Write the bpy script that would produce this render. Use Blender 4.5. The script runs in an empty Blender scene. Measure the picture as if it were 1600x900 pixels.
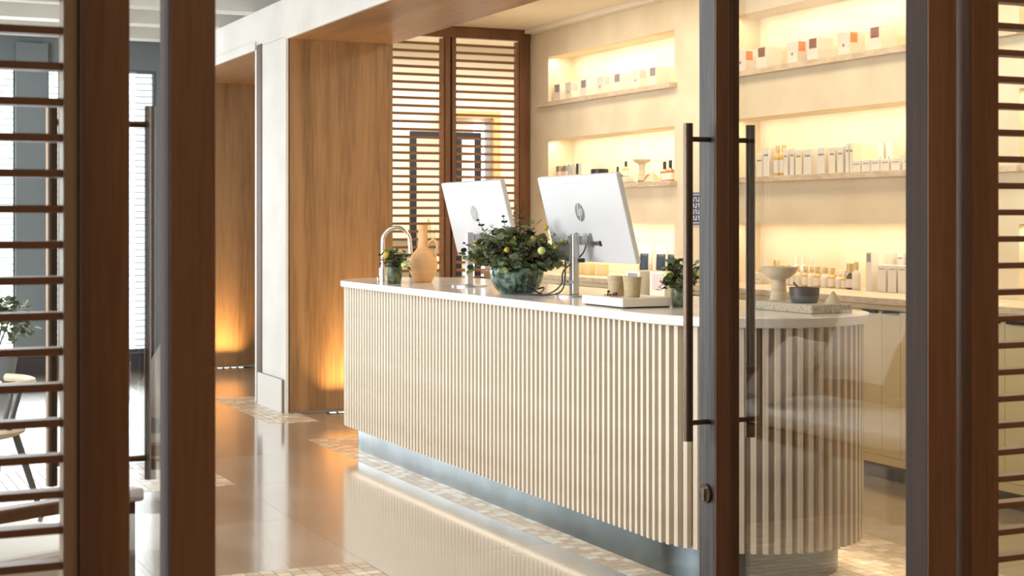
import bpy, bmesh, math, random
from mathutils import Vector, Matrix
random.seed(7)
PI = math.pi
sc = bpy.context.scene
COL = sc.collection

# ------------------------------------------------------------------ camera
cam_d = bpy.data.cameras.new('camera')
cam_d.sensor_width = 36.0
cam_d.lens = 54.0
cam_d.shift_y = -103.0 / 1600.0
cam_d.clip_start = 0.05
cam_d.clip_end = 200
cam_d.dof.use_dof = True
cam_d.dof.focus_distance = 6.9
cam_d.dof.aperture_fstop = 6.3
cam = bpy.data.objects.new('camera', cam_d)
cam.location = (0, 0, 1.43)
cam.rotation_euler = (PI / 2, 0, math.radians(-25))
COL.objects.link(cam)
sc.camera = cam

# ------------------------------------------------------------------ world, exposure
w = bpy.data.worlds.new('sky')
sc.world = w
w.use_nodes = True
bg = w.node_tree.nodes['Background']
bg.inputs[0].default_value = (0.93, 0.97, 1.0, 1)
bg.inputs[1].default_value = 3.6
vs = sc.view_settings
vs.view_transform = 'Standard'
vs.look = 'None'
vs.gamma = 1.0
vs.use_curve_mapping = False
vs.exposure = -0.08
sc.cycles.use_denoising = True
sc.cycles.max_bounces = 8
sc.cycles.diffuse_bounces = 4
sc.cycles.glossy_bounces = 4
sc.cycles.transparent_max_bounces = 12
sc.cycles.sample_clamp_indirect = 6.0
sc.cycles.caustics_reflective = False
sc.cycles.caustics_refractive = False

# ------------------------------------------------------------------ large lights
def area(name, loc, direction, sx, sy, power, color, spread=PI):
    d = bpy.data.lights.new(name, 'AREA')
    d.shape = 'RECTANGLE'; d.size = sx; d.size_y = sy
    d.energy = power; d.color = color; d.spread = spread
    o = bpy.data.objects.new(name, d)
    o.location = loc
    o.rotation_euler = Vector(direction).to_track_quat('-Z', 'Y').to_euler()
    COL.objects.link(o)
    return o
DAY = (0.90, 0.95, 1.0)
WARM = (1.0, 0.84, 0.63)
area('window_daylight', (-3.85, 6.6, 1.6), (1, 0, -0.05), 6.0, 2.6, 430, DAY)
area('far_window_daylight', (1.2, 14.6, 1.55), (0, -1, 0), 3.4, 2.6, 140, DAY)
area('room_side_fill', (-1.7, 0.2, 1.6), (1, 0.25, 0), 3.0, 2.2, 16, DAY)  # added side fill for the brown timber faces; no window is built here
area('room_overhead_fill', (2.2, 0.8, 2.85), (0, 0, -1), 1.6, 1.6, 42, (1.0, 0.72, 0.46))  # unseen overhead fill, added to light the brown timber faces
area('reception_ceiling_light', (5.0, 7.6, 3.1), (0.1, 0, -1), 7.5, 0.5, 84, (1.0, 0.86, 0.64))
area('back_room_light', (6.5, 14.5, 3.0), (0, 0.2, -1), 3.0, 2.4, 210, (1.0, 0.92, 0.80))
for (y0, y1) in ((6.34, 9.11), (9.91, 11.99)):
    for zt in (2.868, 2.145, 1.418):
        area('niche_light', (5.985, (y0 + y1) / 2, zt - 0.006), (0.25, 0, -1), y1 - y0 - 0.04, 0.02, 4.8 * (y1 - y0), WARM)
for (y0, y1) in ((3.7, 6.3),):
    for zt in (2.868, 2.145, 1.418):
        area('niche_light', (5.985, (y0 + y1) / 2, zt - 0.006), (0.25, 0, -1), y1 - y0 - 0.04, 0.02, 3.2 * (y1 - y0), WARM)
area('counter_base_light', (3.165, 7.3, 0.146), (0, 0, -1), 0.045, 3.7, 1.3, WARM)
area('lounge_overhead_fill', (0.9, 6.6, 3.09), (0, 0, -1), 1.6, 4.5, 75, (0.95, 0.97, 1.0))  # added overhead fill that brightens the sofa and floor; no fixture built
area('counter_end_light', (3.6, 5.0, 0.142), (0, 0, -1), 0.5, 0.02, .5, WARM)
area('counter_rear_light', (4.03, 7.0, 0.142), (0.2, 0, -1), 4.2, 0.02, 9, WARM)
area('panel_floor_light', (3.86, 10.955, 0.02), (0.0, 0.24, 1), 0.50, 0.03, 8, (1.0, 0.68, 0.30), math.radians(70))
area('far_panel_floor_light', (3.75, 14.79, 0.02), (0, 0.26, 1), 0.5, 0.03, 7, (1.0, 0.68, 0.30), math.radians(70))

# ------------------------------------------------------------------ materials
MATS = {}
def mat(name, color, rough=0.6, metal=0.0, color2=None, scale=8.0, stretch=(1, 1, 1), bump=0.0, bscale=None,
        spec=0.5, detail=4.0, coat=0.0, lo=0.35, hi=0.65, rough2=None, sheen=0.0):
    m = bpy.data.materials.new(name)
    m.use_nodes = True
    nt = m.node_tree
    b = nt.nodes['Principled BSDF']
    b.inputs['Base Color'].default_value = (*color, 1)
    b.inputs['Roughness'].default_value = rough
    b.inputs['Metallic'].default_value = metal
    b.inputs['Specular IOR Level'].default_value = spec
    b.inputs['Coat Weight'].default_value = coat
    b.inputs['Coat Roughness'].default_value = 0.10 if coat >= 1 else 0.04
    if sheen: b.inputs['Sheen Weight'].default_value = sheen
    if color2 is not None or bump or rough2 is not None:
        tc = nt.nodes.new('ShaderNodeTexCoord')
        mp = nt.nodes.new('ShaderNodeMapping')
        mp.inputs['Scale'].default_value = stretch
        nt.links.new(tc.outputs['Object'], mp.inputs['Vector'])
        n = nt.nodes.new('ShaderNodeTexNoise')
        n.inputs['Scale'].default_value = scale
        n.inputs['Detail'].default_value = detail
        nt.links.new(mp.outputs['Vector'], n.inputs['Vector'])
        if color2 is not None:
            r = nt.nodes.new('ShaderNodeValToRGB')
            r.color_ramp.elements[0].position = lo
            r.color_ramp.elements[1].position = hi
            r.color_ramp.elements[0].color = (*color, 1)
            r.color_ramp.elements[1].color = (*color2, 1)
            nt.links.new(n.outputs['Fac'], r.inputs['Fac'])
            nt.links.new(r.outputs['Color'], b.inputs['Base Color'])
        if rough2 is not None:
            mr = nt.nodes.new('ShaderNodeMapRange')
            mr.inputs['From Min'].default_value = 0.35
            mr.inputs['From Max'].default_value = 0.65
            mr.inputs['To Min'].default_value = rough
            mr.inputs['To Max'].default_value = rough2
            nt.links.new(n.outputs['Fac'], mr.inputs['Value'])
            nt.links.new(mr.outputs['Result'], b.inputs['Roughness'])
        if bump:
            src = n
            if bscale:
                src = nt.nodes.new('ShaderNodeTexNoise')
                src.inputs['Scale'].default_value = bscale
                src.inputs['Detail'].default_value = 5
                nt.links.new(mp.outputs['Vector'], src.inputs['Vector'])
            bp = nt.nodes.new('ShaderNodeBump')
            bp.inputs['Strength'].default_value = bump
            bp.inputs['Distance'].default_value = 0.01
            nt.links.new(src.outputs['Fac'], bp.inputs['Height'])
            nt.links.new(bp.outputs['Normal'], b.inputs['Normal'])
    MATS[name] = m
    return m

def emit(name, color, strength):
    m = bpy.data.materials.new(name)
    m.use_nodes = True
    b = m.node_tree.nodes['Principled BSDF']
    b.inputs['Base Color'].default_value = (*color, 1)
    b.inputs['Emission Color'].default_value = (*color, 1)
    b.inputs['Emission Strength'].default_value = strength
    return m

def thin_glass(name, tint=(1, 1, 1), ior=1.5, rough=0.0, gain=1.0):
    """A pane: light passes straight through it, a Fresnel share of it is mirrored."""
    m = bpy.data.materials.new(name)
    m.use_nodes = True
    nt = m.node_tree
    nt.nodes.clear()
    out = nt.nodes.new('ShaderNodeOutputMaterial')
    mix = nt.nodes.new('ShaderNodeMixShader')
    tr = nt.nodes.new('ShaderNodeBsdfTransparent')
    gl = nt.nodes.new('ShaderNodeBsdfGlossy')
    # Schlick's Fresnel term from |N.I|, the same on both faces of the pane
    ge = nt.nodes.new('ShaderNodeNewGeometry')
    dt = nt.nodes.new('ShaderNodeVectorMath'); dt.operation = 'DOT_PRODUCT'
    nt.links.new(ge.outputs['Normal'], dt.inputs[0]); nt.links.new(ge.outputs['Incoming'], dt.inputs[1])
    def mth(op, a, b=None):
        q = nt.nodes.new('ShaderNodeMath'); q.operation = op
        for i_, v_ in enumerate((a, b)):
            if v_ is None: continue
            if isinstance(v_, (int, float)): q.inputs[i_].default_value = v_
            else: nt.links.new(v_, q.inputs[i_])
        return q.outputs[0]
    f0 = ((ior - 1) / (ior + 1)) ** 2
    ab = mth('ABSOLUTE', dt.outputs['Value'])
    fres = mth('ADD', mth('MULTIPLY', mth('POWER', mth('SUBTRACT', 1.0, ab), 5.0), 1 - f0), f0)
    tr.inputs['Color'].default_value = (*tint, 1)
    gl.inputs['Roughness'].default_value = rough
    mu = nt.nodes.new('ShaderNodeMath'); mu.operation = 'MULTIPLY'
    mu.inputs[1].default_value = gain
    mu.use_clamp = True
    nt.links.new(fres, mu.inputs[0])
    nt.links.new(mu.outputs[0], mix.inputs[0])
    nt.links.new(tr.outputs[0], mix.inputs[1])
    nt.links.new(gl.outputs[0], mix.inputs[2])
    nt.links.new(mix.outputs[0], out.inputs[0])
    return m

def wood(name, c1, c2, rough=0.45, axis='Z', scale=14.0, bump=0.12, coat=0.0):
    st = {'Z': (1, 1, 0.05), 'X': (0.05, 1, 1), 'Y': (1, 0.05, 1)}[axis]
    m = bpy.data.materials.new(name)
    m.use_nodes = True
    nt = m.node_tree
    b = nt.nodes['Principled BSDF']
    b.inputs['Roughness'].default_value = rough
    b.inputs['Coat Weight'].default_value = coat
    tc = nt.nodes.new('ShaderNodeTexCoord')
    mp = nt.nodes.new('ShaderNodeMapping'); mp.inputs['Scale'].default_value = st
    nt.links.new(tc.outputs['Object'], mp.inputs['Vector'])
    n1 = nt.nodes.new('ShaderNodeTexNoise'); n1.inputs['Scale'].default_value = scale * 0.35
    n1.inputs['Detail'].default_value = 2; n1.inputs['Distortion'].default_value = 1.2
    n2 = nt.nodes.new('ShaderNodeTexNoise'); n2.inputs['Scale'].default_value = scale * 7
    n2.inputs['Detail'].default_value = 6
    for n in (n1, n2): nt.links.new(mp.outputs['Vector'], n.inputs['Vector'])
    ad = nt.nodes.new('ShaderNodeMath'); ad.operation = 'MULTIPLY_ADD'
    ad.inputs[1].default_value = 0.45
    nt.links.new(n2.outputs['Fac'], ad.inputs[0])
    ml = nt.nodes.new('ShaderNodeMath'); ml.operation = 'MULTIPLY'; ml.inputs[1].default_value = 0.6
    nt.links.new(n1.outputs['Fac'], ml.inputs[0])
    nt.links.new(ml.outputs[0], ad.inputs[2])
    r = nt.nodes.new('ShaderNodeValToRGB')
    r.color_ramp.elements[0].position = 0.40; r.color_ramp.elements[1].position = 0.66
    r.color_ramp.elements[0].color = (*c1, 1); r.color_ramp.elements[1].color = (*c2, 1)
    nt.links.new(ad.outputs[0], r.inputs['Fac'])
    nt.links.new(r.outputs['Color'], b.inputs['Base Color'])
    bp = nt.nodes.new('ShaderNodeBump'); bp.inputs['Strength'].default_value = bump; bp.inputs['Distance'].default_value = 0.004
    nt.links.new(n2.outputs['Fac'], bp.inputs['Height'])
    nt.links.new(bp.outputs['Normal'], b.inputs['Normal'])
    return m

M_plaster = mat('cream_plaster', (0.68, 0.575, 0.41), 0.85, color2=(0.75, 0.655, 0.48), scale=3.0, bump=0.25, bscale=22)
M_white = mat('white_plaster', (0.62, 0.60, 0.56), 0.8, color2=(0.69, 0.67, 0.63), scale=2.5, bump=0.15, bscale=18)
M_ceil = mat('ceiling_paint', (0.60, 0.57, 0.47), 0.9)
M_ceilw = mat('warm_ceiling_paint', (0.80, 0.74, 0.62), 0.9, color2=(0.84, 0.78, 0.67), scale=2)
M_oak = wood('oak_panel', (0.17, 0.085, 0.031), (0.31, 0.165, 0.068), 0.42, 'Z', 9)
M_oaky = wood('oak_soffit', (0.24, 0.13, 0.06), (0.38, 0.22, 0.115), 0.36, 'Y', 7, bump=0.5)
M_walnut = wood('dark_stained_timber', (0.125, 0.052, 0.022), (0.20, 0.090, 0.040), 0.38, 'Z', 12)
M_walnutx = wood('dark_stained_slat', (0.14, 0.06, 0.028), (0.22, 0.105, 0.05), 0.38, 'X', 12)
M_bead = wood('tan_timber', (0.27, 0.17, 0.09), (0.36, 0.24, 0.14), 0.4, 'Z', 12)
M_farslat = wood('reddish_slat', (0.21, 0.09, 0.04), (0.30, 0.14, 0.065), 0.45, 'X', 12)
M_sheenstile = wood('painted_sheen_timber', (0.024, 0.020, 0.018), (0.10, 0.088, 0.082), 0.5, 'Z', 10, bump=0.6)  # daylight sheen on the stile's side, put into a grey timber colour
M_faintsheen = wood('faint_sheen_timber', (0.040, 0.024, 0.018), (0.062, 0.038, 0.028), 0.85, 'Z', 10)  # same stile timber, its weaker side sheen put into a darker colour
M_jamb = wood('brown_jamb', (0.075, 0.042, 0.022), (0.11, 0.065, 0.036), 0.7, 'Z', 12)
M_floor = mat('polished_stone', (0.33, 0.255, 0.185), 0.12, color2=(0.47, 0.385, 0.30), scale=1.6, stretch=(1, 0.45, 1), bump=0.06, bscale=45, detail=8, rough2=0.24, lo=0.3, hi=0.7, spec=1.0, coat=1.0)
M_floor2 = mat('polished_stone_pale', (0.35, 0.275, 0.205), 0.12, color2=(0.49, 0.405, 0.32), scale=1.9, stretch=(1, 0.45, 1), bump=0.06, bscale=45, detail=8, rough2=0.24, lo=0.3, hi=0.7, spec=1.0, coat=1.0)
M_grout = mat('grout', (0.22, 0.17, 0.12), 0.8)
TILE = [mat('tile_cream', (0.60, 0.49, 0.35), 0.22, color2=(0.66, 0.56, 0.42), scale=9, spec=0.5),
        mat('tile_sand', (0.52, 0.42, 0.29), 0.22, color2=(0.57, 0.47, 0.34), scale=9, spec=0.5),
        mat('tile_ivory', (0.70, 0.62, 0.50), 0.2, color2=(0.74, 0.67, 0.56), scale=9, spec=0.5),
        mat('tile_rose', (0.50, 0.37, 0.26), 0.24, color2=(0.56, 0.43, 0.31), scale=9, spec=0.5)]
M_rib = mat('fluted_stone', (0.72, 0.63, 0.50), 0.62, color2=(0.78, 0.70, 0.58), scale=6, bump=0.12, bscale=60)
M_ribshade = mat('shaded_stone_backing', (0.30, 0.23, 0.155), 0.7)  # same stone coloured darker to paint the shade between the ribs
M_top = mat('white_stone_top', (0.74, 0.70, 0.64), 0.16, color2=(0.80, 0.77, 0.72), scale=3, coat=0.2)
M_steel = mat('patinated_steel', (0.11, 0.13, 0.135), 0.28, metal=0.9, color2=(0.17, 0.20, 0.205), scale=3)
M_bronze = mat('bronze_metal', (0.11, 0.075, 0.05), 0.33, metal=0.9, bump=0.05, bscale=120)
M_chrome = mat('chrome', (0.85, 0.84, 0.82), 0.06, metal=1.0)
M_alu = mat('brushed_aluminium', (0.48, 0.475, 0.46), 0.3, metal=0.85)
M_pcwhite = mat('white_plastic', (0.56, 0.56, 0.56), 0.35)
M_logo = mat('grey_logo', (0.27, 0.27, 0.265), 0.3, metal=0.5)
M_black = mat('black_plastic', (0.015, 0.015, 0.017), 0.4)
M_screen = mat('black_screen', (0.01, 0.01, 0.012), 0.08)
M_travertine = mat('travertine', (0.52, 0.40, 0.27), 0.45, color2=(0.66, 0.54, 0.40), scale=14, stretch=(1, 1, 3), bump=0.3, bscale=70)
M_rough = mat('pitted_stone', (0.25, 0.20, 0.14), 0.8, color2=(0.55, 0.49, 0.38), scale=85, bump=0.9, bscale=85, lo=0.33, hi=0.46)
M_traystone = mat('pale_limestone', (0.72, 0.66, 0.56), 0.4, color2=(0.80, 0.75, 0.66), scale=5)
M_cab = mat('ivory_lacquer', (0.68, 0.58, 0.36), 0.5)
M_dark = mat('dark_shadow_metal', (0.012, 0.014, 0.018), 0.6, spec=0.2)
M_kick = mat('dark_kick_tile', (0.10, 0.095, 0.085), 0.35, color2=(0.15, 0.14, 0.125), scale=10)
M_terra = mat('terracotta', (0.66, 0.36, 0.15), 0.6, color2=(0.73, 0.43, 0.20), scale=2, stretch=(1, 1, 16), bump=0.15)
M_pottery = mat('cream_pottery', (0.56, 0.45, 0.29), 0.7, color2=(0.68, 0.58, 0.42), scale=4, stretch=(1, 1, 8), bump=0.1)
M_darkbowl = mat('dark_brown_glaze', (0.045, 0.030, 0.024), 0.4, color2=(0.065, 0.042, 0.032), scale=14)
M_bluegrey = mat('blue_grey_glaze', (0.07, 0.09, 0.10), 0.35, color2=(0.12, 0.15, 0.16), scale=14)
M_mossy = mat('mottled_green_glaze', (0.028, 0.036, 0.014), 0.4, color2=(0.13, 0.145, 0.065), scale=34, bump=0.4, lo=0.4, hi=0.6)
M_leafs = [mat('leaf_green', (0.045, 0.085, 0.020), 0.5, color2=(0.10, 0.16, 0.045), scale=5),
           mat('leaf_grey_green', (0.11, 0.15, 0.07), 0.55, color2=(0.18, 0.22, 0.12), scale=5),
           mat('leaf_olive', (0.11, 0.13, 0.025), 0.5, color2=(0.17, 0.19, 0.05), scale=5),
           mat('leaf_dark', (0.018, 0.04, 0.018), 0.5, color2=(0.035, 0.065, 0.03), scale=5)]
M_stem = mat('stem_brown', (0.09, 0.065, 0.03), 0.7)
M_yellow = mat('yellow_petals', (0.62, 0.47, 0.05), 0.8, bump=0.6, bscale=160)
M_palefl = mat('pale_green_petals', (0.60, 0.62, 0.22), 0.7, bump=0.5, bscale=120)
M_brownfl = mat('russet_blossom', (0.12, 0.06, 0.035), 0.9)
M_wine = mat('wine_berries', (0.10, 0.01, 0.02), 0.5)
M_cup = mat('speckled_beige_clay', (0.42, 0.32, 0.17), 0.55, color2=(0.48, 0.38, 0.22), scale=60)
M_cupin = mat('clay_rim', (0.60, 0.52, 0.38), 0.5)
M_box = mat('white_card', (0.72, 0.67, 0.59), 0.6)
M_boxcream = mat('cream_card', (0.76, 0.68, 0.52), 0.6)
M_orange = mat('orange_print', (0.75, 0.24, 0.09), 0.6)
M_brownp = mat('brown_print', (0.25, 0.10, 0.055), 0.6)
M_pinkp = mat('pink_print', (0.72, 0.47, 0.43), 0.6)
M_lilac = mat('grey_lilac_print', (0.30, 0.26, 0.26), 0.6)
M_inkp = mat('grey_ink', (0.22, 0.20, 0.18), 0.6)
M_amber = mat('amber_glass', (0.38, 0.14, 0.02), 0.1, spec=0.8, coat=0.5)
M_honey = mat('honey_liquid_glass', (0.60, 0.38, 0.10), 0.15, spec=0.8, coat=0.4)
M_gold = mat('brass_cap', (0.62, 0.47, 0.22), 0.35, metal=0.7)
M_olivecap = mat('olive_metal_cap', (0.28, 0.24, 0.14), 0.4, metal=0.5)
M_rosegl = mat('rosy_frosted_glass', (0.68, 0.50, 0.40), 0.25)
M_blueish = mat('marbled_blue_card', (0.35, 0.42, 0.45), 0.6, color2=(0.75, 0.75, 0.72), scale=50)
M_candle = mat('amber_gold_jar', (0.80, 0.60, 0.32), 0.3)  # even amber gold colour of the candle glass
M_pouch = mat('silver_pouch', (0.74, 0.70, 0.64), 0.3, metal=0.2, bump=0.3, bscale=20)
M_navy = mat('navy_label', (0.02, 0.035, 0.06), 0.5)
M_signblue = mat('navy_enamel', (0.015, 0.025, 0.075), 0.3)
M_signw = mat('white_enamel', (0.8, 0.8, 0.8), 0.4)
M_pane = thin_glass('clear_pane', (0.97, 0.985, 0.975), 1.5)
M_doorpane = thin_glass('door_pane', (0.96, 0.95, 0.93), 1.5, gain=2.1)
M_sidepane = thin_glass('lounge_door_pane', (0.97, 0.98, 0.97), 1.5, gain=0.8)
M_vessel = thin_glass('clear_vessel_glass', (0.93, 0.97, 0.95), 1.6, gain=1.8)
M_winframe = mat('dark_window_metal', (0.09, 0.10, 0.12), 0.5)
M_pier = mat('blue_grey_paint', (0.22, 0.26, 0.29), 0.6)
M_plinthdark = mat('dark_plum_timber', (0.055, 0.045, 0.055), 0.5)
M_blind = mat('pale_blind', (0.78, 0.78, 0.76), 0.5)
M_sky = mat('outside_ground', (0.7, 0.7, 0.68), 0.9)
M_cush = mat('white_linen', (0.80, 0.79, 0.77), 0.9, bump=0.3, bscale=40, sheen=0.3)
M_cushtan = mat('taupe_linen', (0.66, 0.57, 0.48), 0.9, bump=0.3, bscale=40, sheen=0.3)
M_chairseat = mat('pale_ash_wood', (0.60, 0.48, 0.35), 0.4)
M_chairleg = mat('grey_metal_leg', (0.11, 0.12, 0.13), 0.4, metal=0.3)
M_backwood = wood('honey_timber', (0.50, 0.27, 0.10), (0.60, 0.34, 0.14), 0.45, 'Z', 12)

# green ribbed glass of the big bowl: half clear, half mottled green
def green_glass():
    m = bpy.data.materials.new('green_ribbed_glass')
    m.use_nodes = True
    nt = m.node_tree
    b = nt.nodes['Principled BSDF']
    b.inputs['Roughness'].default_value = 0.12
    b.inputs['Coat Weight'].default_value = 0.6
    out = nt.nodes['Material Output']
    tc = nt.nodes.new('ShaderNodeTexCoord')
    n = nt.nodes.new('ShaderNodeTexNoise'); n.inputs['Scale'].default_value = 30; n.inputs['Detail'].default_value = 5
    nt.links.new(tc.outputs['Object'], n.inputs['Vector'])
    r = nt.nodes.new('ShaderNodeValToRGB')
    r.color_ramp.elements[0].position = 0.42; r.color_ramp.elements[1].position = 0.60
    r.color_ramp.elements[0].color = (0.03, 0.055, 0.032, 1); r.color_ramp.elements[1].color = (0.26, 0.36, 0.29, 1)
    nt.links.new(n.outputs['Fac'], r.inputs['Fac'])
    nt.links.new(r.outputs['Color'], b.inputs['Base Color'])
    mix = nt.nodes.new('ShaderNodeMixShader'); mix.inputs[0].default_value = 0.62
    tr = nt.nodes.new('ShaderNodeBsdfTransparent'); tr.inputs['Color'].default_value = (0.62, 0.82, 0.74, 1)
    nt.links.new(tr.outputs[0], mix.inputs[1]); nt.links.new(b.outputs[0], mix.inputs[2])
    nt.links.new(mix.outputs[0], out.inputs[0])
    return m
M_greenglass = green_glass()

# ------------------------------------------------------------------ mesh helpers
def quad(v, f, idx): f.append(idx)

class MB:
    def __init__(self): self.v = []; self.f = []
    def box(self, x0, x1, y0, y1, z0, z1):
        b = len(self.v)
        self.v += [(x0, y0, z0), (x1, y0, z0), (x1, y1, z0), (x0, y1, z0), (x0, y0, z1), (x1, y0, z1), (x1, y1, z1), (x0, y1, z1)]
        self.f += [tuple(b + i for i in q) for q in ((3, 2, 1, 0), (4, 5, 6, 7), (0, 1, 5, 4), (1, 2, 6, 5), (2, 3, 7, 6), (3, 0, 4, 7))]
        return self
    def tube(self, pts, r, n=8, cap=True):
        pts = [Vector(p) for p in pts]
        rs = r if isinstance(r, (list, tuple)) else [r] * len(pts)
        b = len(self.v)
        up = None
        for i, p in enumerate(pts):
            t = (pts[min(i + 1, len(pts) - 1)] - pts[max(i - 1, 0)]).normalized()
            if up is None:
                up = Vector((0, 0, 1)) if abs(t.z) < 0.9 else Vector((1, 0, 0))
            a = t.cross(up).normalized(); c = a.cross(t).normalized(); up = c
            for k in range(n):
                th = 2 * PI * k / n
                q = p + (a * math.cos(th) + c * math.sin(th)) * rs[i]
                self.v.append(tuple(q))
        for i in range(len(pts) - 1):
            for k in range(n):
                k2 = (k + 1) % n
                self.f.append((b + i * n + k, b + i * n + k2, b + (i + 1) * n + k2, b + (i + 1) * n + k))
        if cap:
            self.f.append(tuple(b + k for k in range(n))[::-1])
            self.f.append(tuple(b + (len(pts) - 1) * n + k for k in range(n)))
        return self
    def lathe(self, prof, n=32, c=(0, 0, 0), ribs=0, ribamp=0.0, cap=True):
        b = len(self.v)
        for (r, z) in prof:
            for k in range(n):
                th = 2 * PI * k / n
                rr = r * (1 + (ribamp * math.cos(ribs * th) if ribs else 0))
                self.v.append((c[0] + rr * math.cos(th), c[1] + rr * math.sin(th), c[2] + z))
        for i in range(len(prof) - 1):
            for k in range(n):
                k2 = (k + 1) % n
                self.f.append((b + i * n + k, b + i * n + k2, b + (i + 1) * n + k2, b + (i + 1) * n + k))
        if cap:
            if prof[0][0] > 1e-6: self.f.append(tuple(b + k for k in range(n))[::-1])
            if prof[-1][0] > 1e-6: self.f.append(tuple(b + (len(prof) - 1) * n + k for k in range(n)))
        return self
    def prism(self, poly, z0, z1):
        b = len(self.v); n = len(poly)
        self.v += [(x, y, z0) for x, y in poly] + [(x, y, z1) for x, y in poly]
        self.f.append(tuple(b + i for i in range(n))[::-1]); self.f.append(tuple(b + n + i for i in range(n)))
        for i in range(n):
            j = (i + 1) % n
            self.f.append((b + i, b + j, b + n + j, b + n + i))
        return self
    def mesh(self, name, m, smooth=False):
        me = bpy.data.meshes.new(name)
        me.from_pydata(self.v, [], self.f)
        me.materials.append(m)
        me.update()
        if smooth:
            for p in me.polygons: p.use_smooth = True
            try: me.set_sharp_from_angle(angle=math.radians(38))
            except Exception: pass
        return me
    def build(self, name, m, parent=None, smooth=False, bevel=0.0, seg=2, loc=None):
        me = self.mesh(name, m, smooth)
        return link(name, me, parent, bevel, seg, loc)

def link(name, me, parent=None, bevel=0.0, seg=2, loc=None):
    o = bpy.data.objects.new(name, me)
    COL.objects.link(o)
    if parent is not None: o.parent = parent
    if loc is not None: o.location = loc
    if bevel:
        md = o.modifiers.new('edge', 'BEVEL'); md.width = bevel; md.segments = seg; md.limit_method = 'ANGLE'
    return o

def tag(o, label=None, cat=None, group=None, kind=None):
    if label: o['label'] = label
    if cat: o['category'] = cat
    if group: o['group'] = group
    if kind: o['kind'] = kind
    return o
def empty(name, loc=(0, 0, 0), rz=0.0):
    o = bpy.data.objects.new(name, None)
    o.empty_display_size = 0.05
    o.location = loc; o.rotation_euler = (0, 0, rz)
    COL.objects.link(o)
    return o
def thing(name, label, cat, loc=(0, 0, 0), rz=0.0, group=None):
    return tag(empty(name, loc, rz), label, cat, group)
def B(*a): return MB().box(*a)
def copy_thing(o, loc, label):
    c = o.copy(); COL.objects.link(c); c.location = loc
    if label: c['label'] = label
    for ch in list(o.children):
        d = ch.copy(); COL.objects.link(d); d.parent = c
        for g in list(ch.children):
            e = g.copy(); COL.objects.link(e); e.parent = d
    return c
def structure(name, mb, m, label=None, bevel=0.0):
    return tag(mb.build(name, m, bevel=bevel), label, None, None, 'structure')
NTH = ['first', 'second', 'third', 'fourth', 'fifth', 'sixth', 'seventh', 'eighth', 'ninth', 'tenth', 'eleventh', 'twelfth', 'thirteenth', 'fourteenth', 'fifteenth', 'sixteenth', 'seventeenth', 'eighteenth', 'nineteenth', 'twentieth']

# ================================================================== SETTING
# floor: a bed with stone slabs and inlaid mosaic tiles
floor = structure('floor', B(-4.2, 9.2, -3.2, 19.0, -0.12, -0.004), M_grout, 'polished warm stone floor with inlaid mosaic strips')
rugs = [(3.05, 4.434, 3.35, 9.72), (3.05, 3.41, 10.58, 12.3), (0.45, 2.170, 4.9, 6.127), (0.45, 2.173, 8.2, 9.2)]
XL = [-4.0, -2.6, -1.3, 0.45, 1.31, 2.172, 3.05, 3.41, 4.434, 5.54]
YL = [-3.0, -1.8, -0.6, 0.6, 1.8, 3.0, 3.35, 4.9, 6.127, 7.16, 8.2, 9.2, 9.72, 10.58, 12.3, 13.6, 15.0]
def in_rug(x, y):
    return any(a < x < b and c < y < d for a, b, c, d in rugs)
slabmesh = {}
for i in range(len(XL) - 1):
    for j in range(len(YL) - 1):
        x0, x1, y0, y1 = XL[i], XL[i + 1], YL[j], YL[j + 1]
        if in_rug((x0 + x1) / 2, (y0 + y1) / 2): continue
        m = random.choice((M_floor, M_floor2))
        o = B(x0 + .001, x1 - .001, y0 + .001, y1 - .001, -0.02, 0.0).build('paving_slab', m, floor)
B(5.541, 9.1, 3.0, 19, -0.02, 0).build('paving_slab', M_floor, floor)
B(-4.0, 5.54, 15.0, 19, -0.02, 0).build('paving_slab', M_floor2, floor)
T = 0.0575
tile_me = [B(-T / 2 + .002, T / 2 - .002, -T / 2 + .002, T / 2 - .002, -0.015, 0.0012).mesh('tile', m) for m in TILE]
ca, sa = math.cos(math.radians(25)), math.sin(math.radians(25))
cells = []
for (a, b, c, d) in rugs:
    nx = int(round((b - a) / T)); ny = int(round((d - c) / T))
    tx, ty = (b - a) / nx, (d - c) / ny
    for i in range(nx):
        for j in range(ny):
            x = a + (i + .5) * tx; y = c + (j + .5) * ty
            dd = y * ca + x * sa; xc = x * ca - y * sa
            px = 800 + 2400 * xc / dd; py = 347 + 2400 * 1.43 / dd
            seen = -10 < px < 1610 and py < 905
            under = (3.24 < x < 3.95 and 5.2 < y < 9.4)
            hidden = px > 1420 or px < 335 or (x > 3.3 and y > 5.6 and x < 4.05)
            t = (i * 7 + j * 3 + (i // 2) * (j // 2)) % 4 if random.random() < .6 else random.randrange(4)
            cells.append((0 if (seen and not under and not hidden) else 1, dd, x, y, t))
cells.sort()
rest = MB()
restm = [MB() for _ in range(4)]
for k, (h, dd, x, y, t) in enumerate(cells):
    if k < 300 and h == 0:
        o = bpy.data.objects.new('tile', tile_me[t]); COL.objects.link(o); o.parent = floor; o.location = (x, y, 0)
    else:
        restm[t].box(x - T / 2 + .002, x + T / 2 - .002, y - T / 2 + .002, y + T / 2 - .002, -0.015, 0.0012)
me = bpy.data.meshes.new('mosaic'); vv = []; ff = []; mi = []
for t in range(4):
    b0 = len(vv); vv += restm[t].v; ff += [tuple(b0 + q for q in f) for f in restm[t].f]; mi += [t] * len(restm[t].f)
me.from_pydata(vv, [], ff)
for m in TILE: me.materials.append(m)
me.polygons.foreach_set('material_index', mi); me.update()
tag(link('mosaic', me, floor), kind='stuff')

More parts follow.
